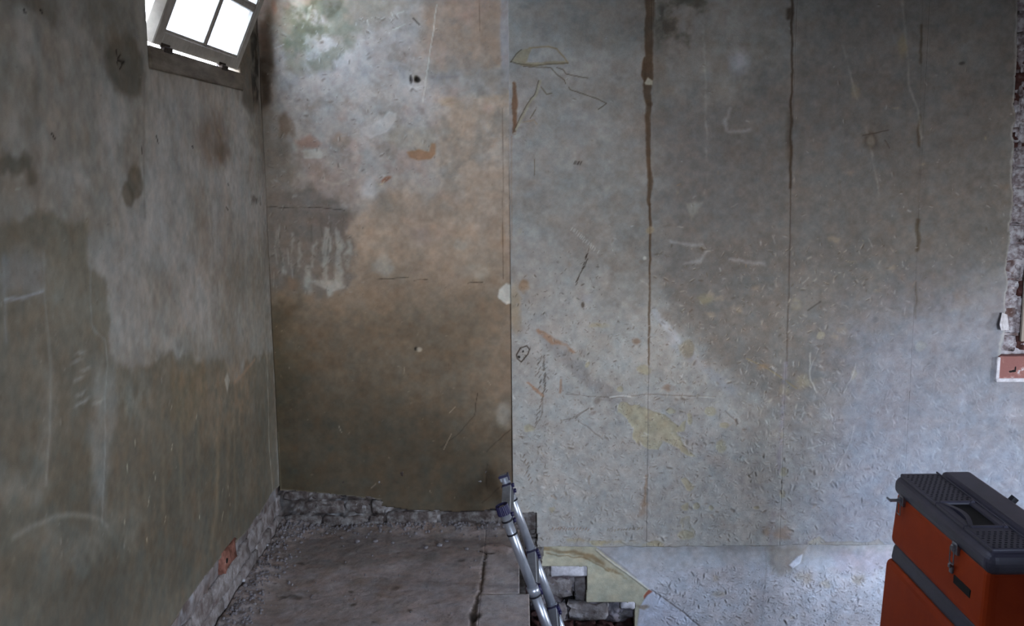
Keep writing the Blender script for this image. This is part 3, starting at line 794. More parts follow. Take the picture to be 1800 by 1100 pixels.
for (a, b, wd) in ((45, 110, 4), (205, 255, 5), (388, 440, 6), (498, 560, 2)):
    RP.line([(1621 - a * .02, a), (1620 - b * .018, b)], wd, (96, 84, 68), .7, .006, .02)
# left margin: brown bare strip, old cable scars
RP.line([(902, 145), (904, 180), (903, 235)], [4, 9, 6], (124, 92, 68), .85, .004, .025, depth=-.001)
RP.line([(899, 240), (899, 420)], 2, (164, 138, 118), .6, .004)
TAN = (150, 130, 94)
RP.poly([(897, 108), (910, 92), (925, 85), (935, 84), (930, 98), (925, 108), (998, 108), (990, 113), (925, 115)], (158, 142, 108), .6, .004, .02)
RP.line([(930, 84), (965, 82), (978, 86), (990, 100), (998, 111)], 2.0, TAN, .8, .003, depth=-.001)
for p in ([(897, 109), (908, 94), (918, 87)], [(897, 109), (940, 114), (998, 111)], [(920, 115), (968, 119), (978, 130), (992, 140), (994, 147)], [(978, 119), (990, 122), (995, 129), (1035, 137)], [(1000, 153), (1003, 158), (1030, 167), (1052, 174), (1066, 182), (1052, 193)]):
    RP.line(p, 1.2, (84, 72, 54), .85, .0018, .01, depth=-.0015)
RP.line([(950, 141), (942, 165), (928, 184), (916, 208), (906, 228)], [3, 4, 3, 4, 4], (176, 168, 146), .9, .003, .012, depth=-.0012)
RP.line([(947, 141), (939, 165), (925, 184), (913, 208), (903, 230)], 1, (84, 74, 58), .85, .0015, .01)
RP.line([(951, 153), (961, 166), (970, 164)], 1.6, (104, 92, 72), .8)
RP.line([(942, 192), (932, 208)], 1.5, (100, 88, 70), .8); RP.line([(918, 215), (938, 211), (944, 218)], 2, (170, 152, 128), .8, depth=.001)
RP.poly([(900, 236), (912, 228), (925, 232), (925, 245), (905, 245)], (204, 202, 194), .7, .005, .03, tex=.4, lip=.001)
RP.line([(939, 280), (939, 308)], 1.5, (120, 104, 84), .8, .002)
for p in ([(908, 624), (914, 612), (926, 608), (931, 614), (928, 622), (916, 636), (909, 630), (908, 624)],):
    RP.line(p, 1.8, (58, 46, 38), .95, .002, depth=-.002)
RP.blob(918, 618, 2, 2, (30, 26, 24), .95); RP.blob(912, 627, 2, 2, (30, 26, 24), .95)
# nicks, stitched scars, lines
rs = _rs(77)


def dashes(p0, p1, n, wd, col, jit=1.5, L=2.5):
    for i in range(n):
        f = (i + .5) / n; u = p0[0] + (p1[0] - p0[0]) * f + rs.randn() * jit; v = p0[1] + (p1[1] - p0[1]) * f + rs.randn() * jit
        RP.line([(u - L * .6, v + L), (u + L * .6, v - L)], wd, col, .85, .002, depth=-.0012)


dashes((1032, 445), (1026, 472), 9, 1.3, (66, 56, 48)); dashes((1024, 473), (1012, 500), 8, 1.1, (70, 60, 50), 1)
dashes((1004, 400), (1050, 442), 16, 1.4, (206, 204, 198), 1); dashes((955, 625), (958, 690), 16, 1.1, (80, 70, 62), 1.4)
dashes((947, 625), (953, 690), 10, 1.1, (84, 74, 66), 2); dashes((1008, 285), (1022, 287), 5, 1.4, (70, 62, 54), .4)
dashes((1065, 932), (1130, 928), 15, 1.0, (130, 116, 92), .6, 1.6); dashes((968, 928), (1036, 930), 14, 1.2, (150, 118, 96), .8, 2)
dashes((955, 697), (942, 745), 8, 1.0, (90, 80, 70), 1); dashes((920, 800), (935, 850), 8, 1.5, (120, 106, 92), 1.5)
for p in ([(995, 693), (1040, 697), (1075, 700), (1140, 692), (1190, 695), (1258, 698)], [(1010, 735), (1035, 717)], [(1010, 735), (1040, 757), (1060, 772)], [(1275, 722), (1294, 740)], [(958, 660), (952, 730), (940, 752)], [(985, 740), (1005, 735), (1035, 717)]):
    RP.line(p, 1.1, (112, 100, 88), .7, .002, .012, depth=-.0015)
RP.line([(1072, 699), (1090, 696), (1108, 697)], 2.4, (228, 228, 226), .9, depth=.0025); RP.line([(1225, 697), (1256, 699)], 2, (222, 220, 214), .8, depth=.002)
RP.blob(1025, 535, 3, 5, (92, 82, 72), .8, .4, .01); RP.blob(1033, 523, 12, 6, (170, 168, 170), .7, .4, .03, rot=-.5)
# long chalky scars on the right strips
for p, wd in (([(1238, 45), (1239, 120), (1243, 220), (1244, 300), (1238, 340)], 3), ([(1482, 80), (1500, 140), (1512, 190), (1520, 225), (1538, 300), (1545, 340)], 3.5), ([(1587, 0), (1590, 50), (1594, 100), (1600, 150), (1612, 190), (1622, 240)], 4)):
    RP.line(p, wd, (186, 184, 176), .55, .006, .02, depth=.0012, tex=.25)
RP.blob(1585, 85, 8, 18, (164, 152, 126), .6, .5, .04); RP.blob(1507, 160, 8, 12, (164, 152, 130), .5, .5, .04)
RP.blob(1531, 250, 14, 16, (102, 92, 82), .8, .4, .03); RP.blob(1531, 250, 8, 9, (150, 142, 132), .8, .5, .02)
RP.line([(1516, 239), (1530, 236), (1562, 229)], 1.6, (84, 74, 64), .7); RP.line([(1556, 247), (1564, 260)], 2.4, (104, 94, 84), .7)
RP.blob(1695, 180, 14, 8, (122, 118, 112), .5, .6, .05, tex=.4); RP.blob(1690, 111, 5, 3, (80, 74, 68), .7, .5, .01)
for p in ([(1503, 750), (1496, 775), (1483, 800), (1474, 820)], [(1505, 640), (1495, 670), (1483, 690)], [(1425, 620), (1424, 665), (1435, 690)]):
    RP.line(p, [2.2] * len(p), (214, 210, 200), .8, .004, .02, depth=.002)
RP.line([(1695, 660), (1688, 720), (1692, 790)], 9, (206, 212, 224), .5, .015, .03, tex=.3)
RP.line([(1420, 545), (1442, 530)], 2.6, (92, 86, 80), .7, .003, depth=-.002); RP.blob(1540, 562, 6, 4, (120, 116, 112), .7, .5, .01, depth=.004)
RP.line([(1757, 720), (1785, 730), (1800, 745)], 10, (178, 166, 160), .5, .02, .05, tex=.4)
RP.line([(1420, 788), (1456, 780)], 2.4, (212, 210, 204), .7, depth=.0015)
FL, FD = (222, 222, 220), (112, 98, 84)
den = lambda u, v: np.clip((v - 330) / 500, .06, 1) if u < 1400 else np.clip((v - 150) / 600, .1, 1)
RP.flakes(1500, (900, 0, 1790, 955), 3, 12, FL, FD, .0022, 2.2, .8, 21, den, .75)
RP.flakes(900, (905, 760, 1560, 958), 3, 13, FL, (124, 112, 98), .0026, -.6, .9, 22, None, .7)
RP.flakes(420, (900, 560, 1250, 800), 2.5, 9, (220, 220, 216), (96, 82, 70), .0018, 1.0, 1.2, 23, None, .75, .8)
RP.flakes(420, (1300, 640, 1800, 860), 4, 16, FL, (126, 116, 110), .0028, 2.0, .5, 24, None, .75)
RP.flakes(620, (1150, 430, 1600, 740), 2, 13, (208, 200, 186), (104, 90, 78), .0020, .5, .9, 25, None, .85)
rs = _rs(78)
for i in range(90):
    u, v = 905 + rs.rand() * 880, 260 + 690 * rs.rand() ** .7
    th = rs.randn() * .7 + (.7 if u < 1250 else 2.2); L = 4 + 16 * rs.rand() ** 2
    RP.line([(u, v), (u + L * math.cos(th), v + L * math.sin(th))], .8 + 1.6 * rs.rand(), (208, 205, 198) if rs.rand() < .7 else (176, 150, 126), .3 + .4 * rs.rand(), .003, .02, depth=.0008, tex=.2)
for i in range(70):
    u, v = 905 + rs.rand() * 880, 120 + 820 * rs.rand() ** .8
    RP.blob(u, v, 2 + 9 * rs.rand() ** 2, 2 + 7 * rs.rand() ** 2, [(200, 194, 184), (150, 136, 124), (184, 172, 140), (128, 118, 110)][i % 4], .25 + .35 * rs.rand(), .5, .05, tex=.35)
RP.flakes(110, (905, 440, 1060, 660), 3, 9, (206, 204, 198), (70, 60, 52), .0020, 1.4, 1.0, 26, None, .8, .9)
RP.flakes(1300, (900, 430, 1800, 958), 1.5, 6, (200, 200, 198), (88, 78, 70), .0016, 1.2, 1.3, 27, lambda u, v: np.clip((v - 430) / 350, .15, 1), .9, 1.2)
RP.poly([(1500, 560), (1640, 520), (1850, 480), (1850, 1000), (1400, 1000), (1440, 760)], (150, 158, 182), .55, .22, .15)  # cool daylight from the right, painted as a blue tint of the paper
RP.h += (fbm(RP.S, RP.T, .35, 3, 95) - .5) * .008 + (fbm(RP.S, RP.T, .025, 3, 96) - .5) * .0016 * (.4 + sstep(1.6, .6, RP.T))
# rag of the lower lip, notch at the landing, broken edge of the old opening
lipn = (fbm(RP.s[None, :], RP.s[None, :] * 0, .05, 4, 97)[0] - .5) * .012
RP.T[0, :] += lipn
RP.cut([(840, 901), (943, 901), (945, 1000), (840, 1000)], .008)
RP.cut([(1791, -90), (1787, 100), (1783, 200), (1781, 300), (1778, 380), (1772, 450), (1769, 520), (1764, 560), (1764, 600), (1759, 622), (1754, 630), (1752, 668), (1990, 668), (1990, -90)], .02)
RP.line([(1790, -60), (1783, 200), (1777, 380), (1768, 520), (1761, 600), (1752, 668)], 3.5, (206, 206, 206), .7, .006, .03)
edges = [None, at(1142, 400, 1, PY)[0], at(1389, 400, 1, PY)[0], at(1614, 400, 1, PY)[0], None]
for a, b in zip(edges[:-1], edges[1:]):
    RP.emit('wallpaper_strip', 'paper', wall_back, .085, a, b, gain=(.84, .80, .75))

# ------------------------------------------------------------------ lower wall under the lip: stair ghost, pockets of the old steps
LW = Sheet(1, DY + .058, XS - .02, 2.42, -.62, ZL + .03, 0.0034, 0.0032, (200, 200, 202), 53, -1)
LW.tint((184, 178, 176), .22, .5, .64, .6, 1)
LW.tint((212, 213, 216), .14, .54, .64, .5, 2)
LW.poly([(1040, 955), (1560, 940), (1560, 985), (1320, 990), (1160, 1005), (1090, 1000)], (190, 190, 188), .6, .02, .06)
LW.line([(1345, 965), (1347, 1000), (1342, 1050), (1338, 1100)], 2, (168, 160, 158), .7, .005)
LW.poly([(1345, 960), (1420, 960), (1390, 1005), (1352, 1008)], (156, 148, 136), .7, .02, .06)
LW.poly([(1385, 992), (1400, 978), (1410, 974), (1404, 990), (1393, 998)], (226, 228, 234), .95, .004, .02, depth=.003)
LW.poly([(1450, 975), (1560, 965), (1560, 1000), (1480, 1005)], (196, 184, 192), .5, .03, .08)
for (u, v, ru, rv) in ((1413, 1015, 14, 12), (1452, 1025, 10, 8), (1508, 1018, 10, 8), (1262, 1015, 6, 5), (1393, 1088, 5, 4), (1462, 1082, 5, 4), (1265, 1045, 10, 6)):
    LW.blob(u, v, ru, rv, (184, 172, 152), .6, .5, .04, tex=.3, depth=-.0015)
LW.flakes(900, (1150, 985, 1560, 1120), 3, 12, FL, (118, 108, 104), .0026, -.7, .8, 31, lambda u, v: float(np.clip((v - 985) / 40, 0, 1)), .75)
LW.flakes(300, (1380, 1000, 1560, 1110), 3, 10, (230, 230, 232), (116, 108, 110), .0024, -.9, .5, 32, None, .75)
# smooth blue-white run beyond the last step and the cream paint of the stair side
LW.poly([(1140, 1035), (1150, 1040), (1240, 1108), (1330, 1200), (1000, 1200), (1118, 1060)], (208, 210, 218), .95, .006, .02, depth=-.0015)
LW.flakes(60, (1130, 1050, 1240, 1110), 3, 9, (222, 222, 228), (150, 142, 142), .0012, .8, 1, 33, None, .5)
LW.poly([(880, 930), (1040, 930), (1048, 962), (1141, 1035), (1128, 1060), (1124, 1066), (1110, 1200), (880, 1200)], (196, 190, 162), .97, .003, .008, depth=-.001)
LW.line([(945, 968), (1010, 968), (1050, 985), (1075, 1005), (1100, 1018)], [6, 8, 9, 6, 2], (140, 116, 82), .7, .008, .04, tex=.15)
LW.line([(960, 975), (1030, 980), (1055, 995), (1070, 1005)], 1.6, (120, 96, 64), .7, .003, .03)
LW.line([(1048, 966), (1080, 992), (1110, 1013), (1140, 1036)], 2.2, (224, 220, 206), .95, .0025, .005, depth=.004)
LW.line([(1056, 966), (1088, 990), (1118, 1015)], 2, (150, 142, 136), .6, .004)
LW.line([(1144, 1036), (1165, 1050), (1195, 1072), (1232, 1104)], 1.6, (120, 112, 110), .85, .002, .01, depth=-.003)
LW.poly([(1130, 1046), (1139, 1035), (1146, 1040), (1136, 1046), (1131, 1052)], (178, 102, 76), .9, .003, .015, depth=-.002)
LW.blob(1128, 1066, 10, 4, (150, 134, 116), .8, .5, .03)
LW.flakes(700, (1150, 990, 1560, 1120), 1.5, 6, (214, 216, 220), (96, 90, 92), .0016, 1.2, 1.3, 34, lambda u, v: float(np.clip((v - 985) / 40, 0, 1)) * float((v - 1036) < .72 * (u - 1143) + 0), .9, 1.2)
LW.h += (fbm(LW.S, LW.T, .3, 3, 98) - .5) * .006 + (fbm(LW.S, LW.T, .025, 3, 99) - .5) * .001
LW.cut([(950, 995), (1032, 995), (1031, 1058), (1031, 1066), (950, 1066)], .003)
LW.cut([(915, 1058), (1095, 1058), (1117, 1060), (1116, 1075), (1112, 1300), (915, 1300)], .004)
LW.cut([(860, 890), (945, 890), (950, 1300), (860, 1300)], .012)
LW.emit('stair_side_plaster', 'paper', wall_back, .07, gain=(.93, .92, .95))

# ------------------------------------------------------------------ exposed bricks
_brick_cache = {}


def brick_mesh(key, size, seed, rough=.004):
    """a worn brick: bevelled, knocked about, about 200 triangles"""
    k = (key, tuple(round(x, 4) for x in size), seed)
    if k in _brick_cache: return _brick_cache[k]
    bm = bmesh.new()
    add_box(bm, [-x / 2 for x in size], [x / 2 for x in size])
    L = sorted(bm.edges, key=lambda e: -e.calc_length())
    bmesh.ops.bevel(bm, geom=list(bm.edges), offset=min(.006, min(size) * .2), segments=1, affect='EDGES')
    bmesh.ops.subdivide_edges(bm, edges=[e for e in bm.edges if e.calc_length() > .03], cuts=2, use_grid_fill=True)
    r = random.Random(seed)
    for v in bm.verts:
        v.co += Vector((r.uniform(-1, 1), r.uniform(-1, 1), r.uniform(-1, 1))) * rough
    bmesh.ops.recalc_face_normals(bm, faces=bm.faces)
    me = bpy.data.meshes.new('brick')
    bm.to_mesh(me); bm.free()
    me.shade_smooth()
    me.materials.append(MAT[key])
    _brick_cache[k] = me
    return me


def put_brick(key, c, size, seed, parent, name='brick', rough=.004, rot=0):
    o = bpy.data.objects.new(name, brick_mesh(key, size, seed, rough))
    COL.objects.link(o)
    o.location = c
    o.rotation_euler = (0, 0, rot)
    o.parent = parent
    return o


rb = random.Random(3)
# mortar bed behind the skirting bricks and behind the broken edge on the right
MB = Sheet(1, DY + .010, LX - .04, .06, -.04, .26, .01, .01, (112, 106, 102), 61, -1)
MB.tint((70, 62, 58), .05, .45, .6, .9, 1); MB.tint((160, 158, 158), .04, .56, .64, .9, 2); MB.tint((40, 35, 34), .035, .56, .63, .9, 3)
MB.h += (fbm(MB.S, MB.T, .05, 4, 62, .7) - .5) * .035
MB.emit('mortar_bed', 'concrete', wall_back, .05)
ML = Sheet(0, LX - .012, 2.4, DY + .03, -.04, .26, .012, .01, (128, 120, 118), 63, +1)
ML.tint((92, 80, 76), .05, .45, .6, .9, 1); ML.tint((160, 158, 160), .05, .55, .65, .8, 2)
ML.h += (fbm(ML.S, ML.T, .05, 4, 64) - .5) * .018
ML.emit('mortar_bed', 'concrete', wall_left, .03)
# back skirting course: low rough bricks, then two long dark blocks ending at the vertical joint
for row, (z0, z1) in enumerate(((-.01, .052), (.060, .118), (.124, .160))):
    x = LX + .012 + .06 * (row % 2)
    i = 0
    xe = at(675, 900, 1, DY)[0]
    while x < xe - .03:
        L = min((.16, .20, .11)[(i + row) % 3], xe - x)
        put_brick('brick_grey', (x + L / 2, DY + .028 + rb.uniform(-.006, .006), (z0 + z1) / 2), (L - .007, .05, z1 - z0), 10 + (i + row) % 5, wall_back, rough=.005)
        x += L; i += 1
xa, xb, xc, xd = (at(u, 910, 1, DY)[0] for u in (678, 769, 772, 946))
zt = at(770, 899, 1, DY)[2]; zb = at(770, 930, 1, DY)[2]
put_brick('brick_grey', ((xa + xb) / 2, DY + .022, (zt + zb) / 2), (xb - xa - .006, .05, zt - zb), 31, wall_back, rough=.003)
put_brick('brick_grey', ((xc + xd) / 2, DY + .024, (zt + zb) / 2), (xd - xc - .006, .05, zt - zb), 32, wall_back, rough=.003)
for i in range(4):
    L = (xd - xa) / 4
    put_brick('brick_grey', (xa + L * (i + .5), DY + .018 + rb.uniform(-.004, .004), zb / 2 - .006), (L - .008, .05, zb - .002), 40 + i, wall_back, rough=.006)
# left skirting course
for row, (z0, z1) in enumerate(((-.01, .066), (.072, .150))):
    y = 2.55 + .11 * row
    i = 0
    while y < DY - .02:
        L = min(.215, DY + .01 - y)
        red = False
        put_brick('brick_red' if red else 'brick_left', (LX - .028 + rb.uniform(-.005, .005), y + L / 2, (z0 + z1) / 2), (.05, L - .009, z1 - z0), 50 + (i * 2 + row) % 6, wall_left, rough=.005)
        y += L; i += 1
rp_ = at(402, 976, 0, LX)
put_brick('brick_red', (LX - .018, rp_[1], rp_[2]), (.05, .16, .075), 57, wall_left, rough=.005)
hp = at(399, 985, 0, LX + .008)
bm = bmesh.new(); add_tube(bm, (hp[0] - .012, hp[1], hp[2]), (hp[0] + .001, hp[1], hp[2]), .007, .009, 18)
finish(bm, 'fixing_hole', 'void', wall_left, True)

# pockets of the old steps: plaster crust, stones and dark cavity
def pocket_box(u0, v0, u1, v1, y0, y1, key, seed, rough=.010, name='brick'):
    a = at(u0, v0, 1, y0); b = at(u1, v1, 1, y0)
    return put_brick(key, ((a[0] + b[0]) / 2, (y0 + y1) / 2, (a[2] + b[2]) / 2), (abs(b[0] - a[0]), y1 - y0, abs(a[2] - b[2])), seed, wall_back, name, rough)


DZ = DY + .045
PB = DZ + .04
pocket_box(968, 990, 1034, 1013, PB - .02, PB + .07, 'white_lump', 60, .004, 'plaster_crust')
pocket_box(948, 994, 966, 1016, PB - .01, PB + .07, 'mortar', 61)
pocket_box(952, 1017, 1008, 1047, PB, PB + .07, 'brick_left', 62)
pocket_box(1011, 1016, 1034, 1054, PB + .005, PB + .07, 'brick_left', 63)
pocket_box(1000, 1062, 1070, 1088, DZ + .03, DZ + .12, 'brick_left', 64)
pocket_box(1073, 1062, 1116, 1086, DZ + .045, DZ + .12, 'brick_left', 65)
pocket_box(1092, 1057, 1116, 1071, DZ + .012, DZ + .06, 'white_lump', 66, .004, 'plaster_crust')
pocket_box(948, 1066, 996, 1092, DZ + .02, DZ + .12, 'brick_left', 67)
pocket_box(932, 1076, 946, 1104, DZ + .03, DZ + .12, 'brick_dark', 68)
for i in range(5):
    pocket_box(940 + i * 36, 1094, 940 + i * 36 + 33, 1112, DZ + .045, DZ + .12, 'brick_dark', 70 + i)
    pocket_box(926 + i * 38, 1115, 926 + i * 38 + 35, 1140, DZ + .03, DZ + .12, 'brick_dark', 76 + i)
pocket_box(928, 905, 946, 945, DY + .012, DY + .06, 'mortar', 80, .002, 'plaster_crust')
pocket_box(926, 948, 955, 985, DY + .01, DY + .06, 'mortar', 81, .004, 'plaster_crust')
pocket_box(926, 988, 950, 1030, DY + .015, DY + .06, 'brick_grey', 82)
pocket_box(926, 1033, 952, 1060, DY + .02, DY + .06, 'brick_grey', 83)

PK = Sheet(1, DY + .092, at(932, 1060, 1, DY)[0], at(1119, 1060, 1, DY)[0], -.62, at(1000, 1012, 1, DY)[2], .005, .005, (134, 126, 130), 67, -1)
PK.tint((92, 82, 82), .06, .45, .58, .9, 1); PK.tint((172, 166, 170), .04, .55, .65, .8, 2)
PK.h += (fbm(PK.S, PK.T, .05, 4, 68, .65) - .5) * .05
PK.poly([(930, 1090), (1120, 1090), (1120, 1200), (930, 1200)], (58, 40, 38), .8, .02, .06, depth=-.03)
PK.poly([(980, 1046), (1000, 1041), (1018, 1046), (1036, 1055), (1036, 1066), (1020, 1068), (1000, 1066), (985, 1060)], (20, 17, 16), .95, .012, .04, depth=-.035)
PK.poly([(1005, 1068), (1114, 1062), (1112, 1084), (1040, 1088), (1005, 1084)], (150, 142, 146), .5, .01, .04, depth=.008)
PK.emit('mortar_bed', 'concrete', wall_back, .04)
# broken edge of the old opening on the right: bricks in courses, plaster crumbs, painted sill block, infill board
xe = at(1757, 600, 1, DY)[0]
ztop = 2.36
zsill = at(1780, 624, 1, PY)[2]
z = zsill + .012; i = 0
while z < ztop:
    xj = at(1793, 300, 1, DY)[0]
    L = (.115, .07)[i % 2]
    put_brick('brick_edge' if i not in (11, 13, 14, 15) else 'brick_dark', (xj - L / 2 + .018, DY + .024 + rb.uniform(-.006, .006), z + .034), (L + .03, .05, .066), 90 + i % 6, wall_back, rough=.006)
    put_brick('brick_edge' if i % 3 else 'brick_dark', (xj + .02 + .10, DY + .028 + rb.uniform(-.005, .005), z + .034), (.19, .05, .066), 97 + i % 5, wall_back, rough=.005)
    z += .075; i += 1
ME = Sheet(1, DY + .006, at(1755, 600, 1, DY)[0], 2.42, zsill, 2.36, .006, .006, (176, 172, 178), 65, -1)
ME.tint((120, 108, 110), .06, .45, .58, .9, 1); ME.tint((84, 62, 58), .05, .58, .66, .9, 2); ME.tint((206, 204, 210), .04, .55, .65, .8, 3)
ME.h += (fbm(ME.S, ME.T, .045, 4, 66) - .5) * .026
ME.emit('mortar_bed', 'concrete', wall_back, .03)
bm = bmesh.new()
for k in range(58):
    zz = zsill + (ztop - zsill) * (k + rb.random()) / 58
    xx = at(1774 + rb.uniform(-5, 10), 400, 1, PY)[0] - (zz - 1.4) * -.004
    uu = np.interp(zz, [.95, 1.2, 1.6, 2.3], [1766, 1773, 1781, 1790])
    xx = at(uu + rb.uniform(-1, 9), 300, 1, PY)[0] + .01
    r = bmesh.ops.create_icosphere(bm, subdivisions=1, radius=rb.uniform(.008, .02))
    for v in r['verts']:
        v.co = Vector((v.co.x * .7, v.co.y * .9, v.co.z * 1.6)) * rb.uniform(.75, 1.2) + Vector((xx, PY + .02, zz))
cr = finish(bm, 'plaster_crumbs', 'brick_edge', wall_back, True); cr['kind'] = 'stuff'
# flap of plaster that stands off the edge
p = [at(u, v, 1, PY) for u, v in ((1750, 568), (1757, 548), (1770, 553), (1773, 580), (1762, 579), (1752, 578))]
bm = bmesh.new()
offs = (-.035, -.022, -.004, -.004, -.016, -.038)
f = [bm.verts.new((q[0], q[1] + d, q[2])) for q, d in zip(p, offs)]
b_ = [bm.verts.new((q[0] + .004, q[1] + d + .010, q[2])) for q, d in zip(p, offs)]
bm.faces.new(f); bm.faces.new(b_[::-1])
for k in range(6):
    bm.faces.new((f[k], b_[k], b_[(k + 1) % 6], f[(k + 1) % 6]))
finish(bm, 'loose_plaster_flap', 'white_lump', wall_back)
a = at(1757, 626, 1, PY - .012); b = at(1757, 667, 1, PY - .012)
bm = bmesh.new()
add_box(bm, (a[0], PY - .014, b[2]), (2.42, PY + .06, a[2]), .004, 2)
sill = finish(bm, 'sill_block', 'sill_paint', wall_back); sill['label'] = 'chipped terracotta painted block at foot of broken edge'
bm = bmesh.new()
add_box(bm, (a[0] - .010, PY - .016, b[2] - .006), (a[0] + .004, PY + .03, a[2] - .004), .003)
add_box(bm, (a[0] - .008, PY - .018, b[2] - .010), (2.42, PY + .03, b[2] + .006), .003)
finish(bm, 'sill_edge', 'white_lump', sill)
h1 = at(1782, 652, 1, PY - .014)
bm = bmesh.new()
for (dx, dz, rx, rz) in ((0, 0, .012, .006), (-.012, -.002, .010, .005), (.006, .010, .004, .012)):
    r = bmesh.ops.create_icosphere(bm, subdivisions=2, radius=1)
    for v in r['verts']:
        v.co = Vector((h1[0] + dx + v.co.x * rx, PY - .0125 + v.co.y * .003, h1[2] + dz + v.co.z * rz))
finish(bm, 'broken_hole', 'void', sill, True)
a = at(1794, 600, 1, PY); b = at(1795, 300, 1, PY)
bm = bmesh.new(); add_box(bm, (a[0], PY - .004, a[2]), (2.42, PY + .012, at(1794, 380, 1, PY)[2]), .003)
finish(bm, 'infill_board', 'infill', wall_back)

# ------------------------------------------------------------------ landing floor
FL_ = Sheet(2, 0.0, LX, EDGE, 2.70, DY + .03, 0.005, 0.0055, (138, 132, 132), 71, +1)
FL_.tint((118, 112, 112), .3, .45, .62, .7, 1)
FL_.tint((154, 148, 150), .2, .52, .66, .7, 2)
FL_.tint((112, 102, 94), .12, .55, .66, .5, 3)
FL_.poly([(480, 930), (620, 930), (900, 950), (880, 985), (700, 985), (560, 1000), (470, 1000)], (98, 92, 88), .5, .05, .1)
FL_.poly([(850, 968), (915, 960), (931, 1100), (838, 1110)], (146, 142, 144), .7, .012, .02)
FL_.poly([(700, 1000), (830, 975), (840, 1100), (700, 1100)], (134, 128, 130), .5, .06, .1)
FL_.line([(852, 968), (850, 990), (848, 1005), (844, 1040), (840, 1060), (834, 1080), (831, 1110)], [3, 3, 5, 3, 6, 8, 8], (62, 54, 46), .85, .004, .03, depth=-.006)
FL_.line([(846, 1046), (880, 1044), (925, 1043)], 2.5, (92, 86, 80), .7, .006, .02, depth=-.003)
FL_.line([(842, 968), (852, 972), (862, 974)], 4, (44, 38, 34), .9, .004, .03, depth=-.008)
FL_.poly([(845, 964), (862, 957), (880, 956), (900, 965), (890, 975), (862, 970)], (150, 138, 136), .7, .008, .03, depth=.006)
FL_.blob(835, 1083, 9, 6, (46, 40, 36), .8, .5, .03, depth=-.006)
for (u, v, r) in ((695, 1035, 7), (812, 985, 6), (528, 990, 5), (520, 1050, 10), (615, 1040, 4), (480, 1030, 3), (720, 1075, 5), (620, 1065, 6), (390, 1096, 9), (498, 1052, 6), (785, 1080, 3), (654, 1092, 3)):
    FL_.blob(u, v, r, r * .45, (72, 66, 62), .7, .6, .03)
FL_.line([(490, 1056), (505, 1050), (512, 1046)], 2, (60, 54, 50), .8, .004)
FL_.flakes(900, (330, 935, 930, 1110), 2, 7, (160, 154, 156), (64, 58, 56), .0016, 0, 1.5, 41, None, .6, .7)
FL_.h += (fbm(FL_.S, FL_.T, .25, 4, 72) - .5) * .014 + (fbm(FL_.S, FL_.T, .02, 3, 73) - .5) * .003
fill = sstep(.16, .0, FL_.S - LX) * .022 + sstep(.14, .0, DY - FL_.T) * .018       # rubble swept to the wall foot
FL_.h += fill * (.4 + fbm(FL_.S, FL_.T, .04, 3, 74))
xs_ = at(914, 1000, 2, 0)[0]; yj = at(925, 1044, 2, 0)[1]; xj = at(848, 1005, 2, 0)[0]
cs_ = .5 * (FL_.s[:-1] + FL_.s[1:])[None, :]; ct_ = .5 * (FL_.t[:-1] + FL_.t[1:])[:, None]
keep_all = FL_.keep.copy()
main = cs_ < xj
rear = (cs_ >= xj) & (cs_ < xs_) & (ct_ >= yj)
front = (cs_ >= xj) & (ct_ < yj)
for part, th in ((main, .03), (rear, .06), (front, .09)):
    FL_.keep = keep_all & part
    FL_.emit('floor_slab', 'concrete', floor, th, gain=(1.28, 1.16, 1.06))
multi_box('landing_edge', [((EDGE - .014, 2.72, -.22), (EDGE - .001, BACK, -.085))], 'brick_dark', floor)

# rubble at the foot of the walls
ico = []
bmr = bmesh.new(); bmesh.ops.create_icosphere(bmr, subdivisions=1, radius=1.0)
IV = np.array([v.co[:] for v in bmr.verts]); IF = np.array([[v.index for v in f_.verts] for f_ in bmr.faces]); bmr.free()
rs = _rs(5)
N = 1100
V, Fs = [], []
for k in range(N):
    m = k % 10
    if m < 5:
        x = LX + .01 + abs(rs.randn()) * .06; y = 2.95 + rs.rand() * 1.02; sz = .002 + .0055 * rs.rand() ** 2.5
    elif m < 9:
        x = LX + .02 + rs.rand() * 1.0; y = DY - .005 - abs(rs.randn()) * .04; sz = .002 + .006 * rs.rand() ** 2.5
    else:
        x = LX + .05 + rs.rand() * .9; y = 3.0 + rs.rand() * .95; sz = .0015 + .003 * rs.rand() ** 3
    i = int(np.clip(np.searchsorted(FL_.s, x), 0, len(FL_.s) - 1)); j = int(np.clip(np.searchsorted(FL_.t, y), 0, len(FL_.t) - 1))
    Q = IV * (sz * (.7 + .6 * rs.rand(3))) * (1 + .35 * (rs.rand(len(IV), 1) - .5)) + np.array([x, y, FL_.h[j, i] + sz * .45])
    Fs.append(IF + len(V) * len(IV)); V.append(Q)
me = bpy.data.meshes.new('rubble_crumbs')
me.from_pydata(np.concatenate(V).tolist(), [], np.concatenate(Fs).tolist()); me.update()
rub = link('rubble_crumbs', me, 'crumb')
tag(rub, 'fine grey plaster rubble scattered along the foot of the walls', 'rubble', None, 'stuff')


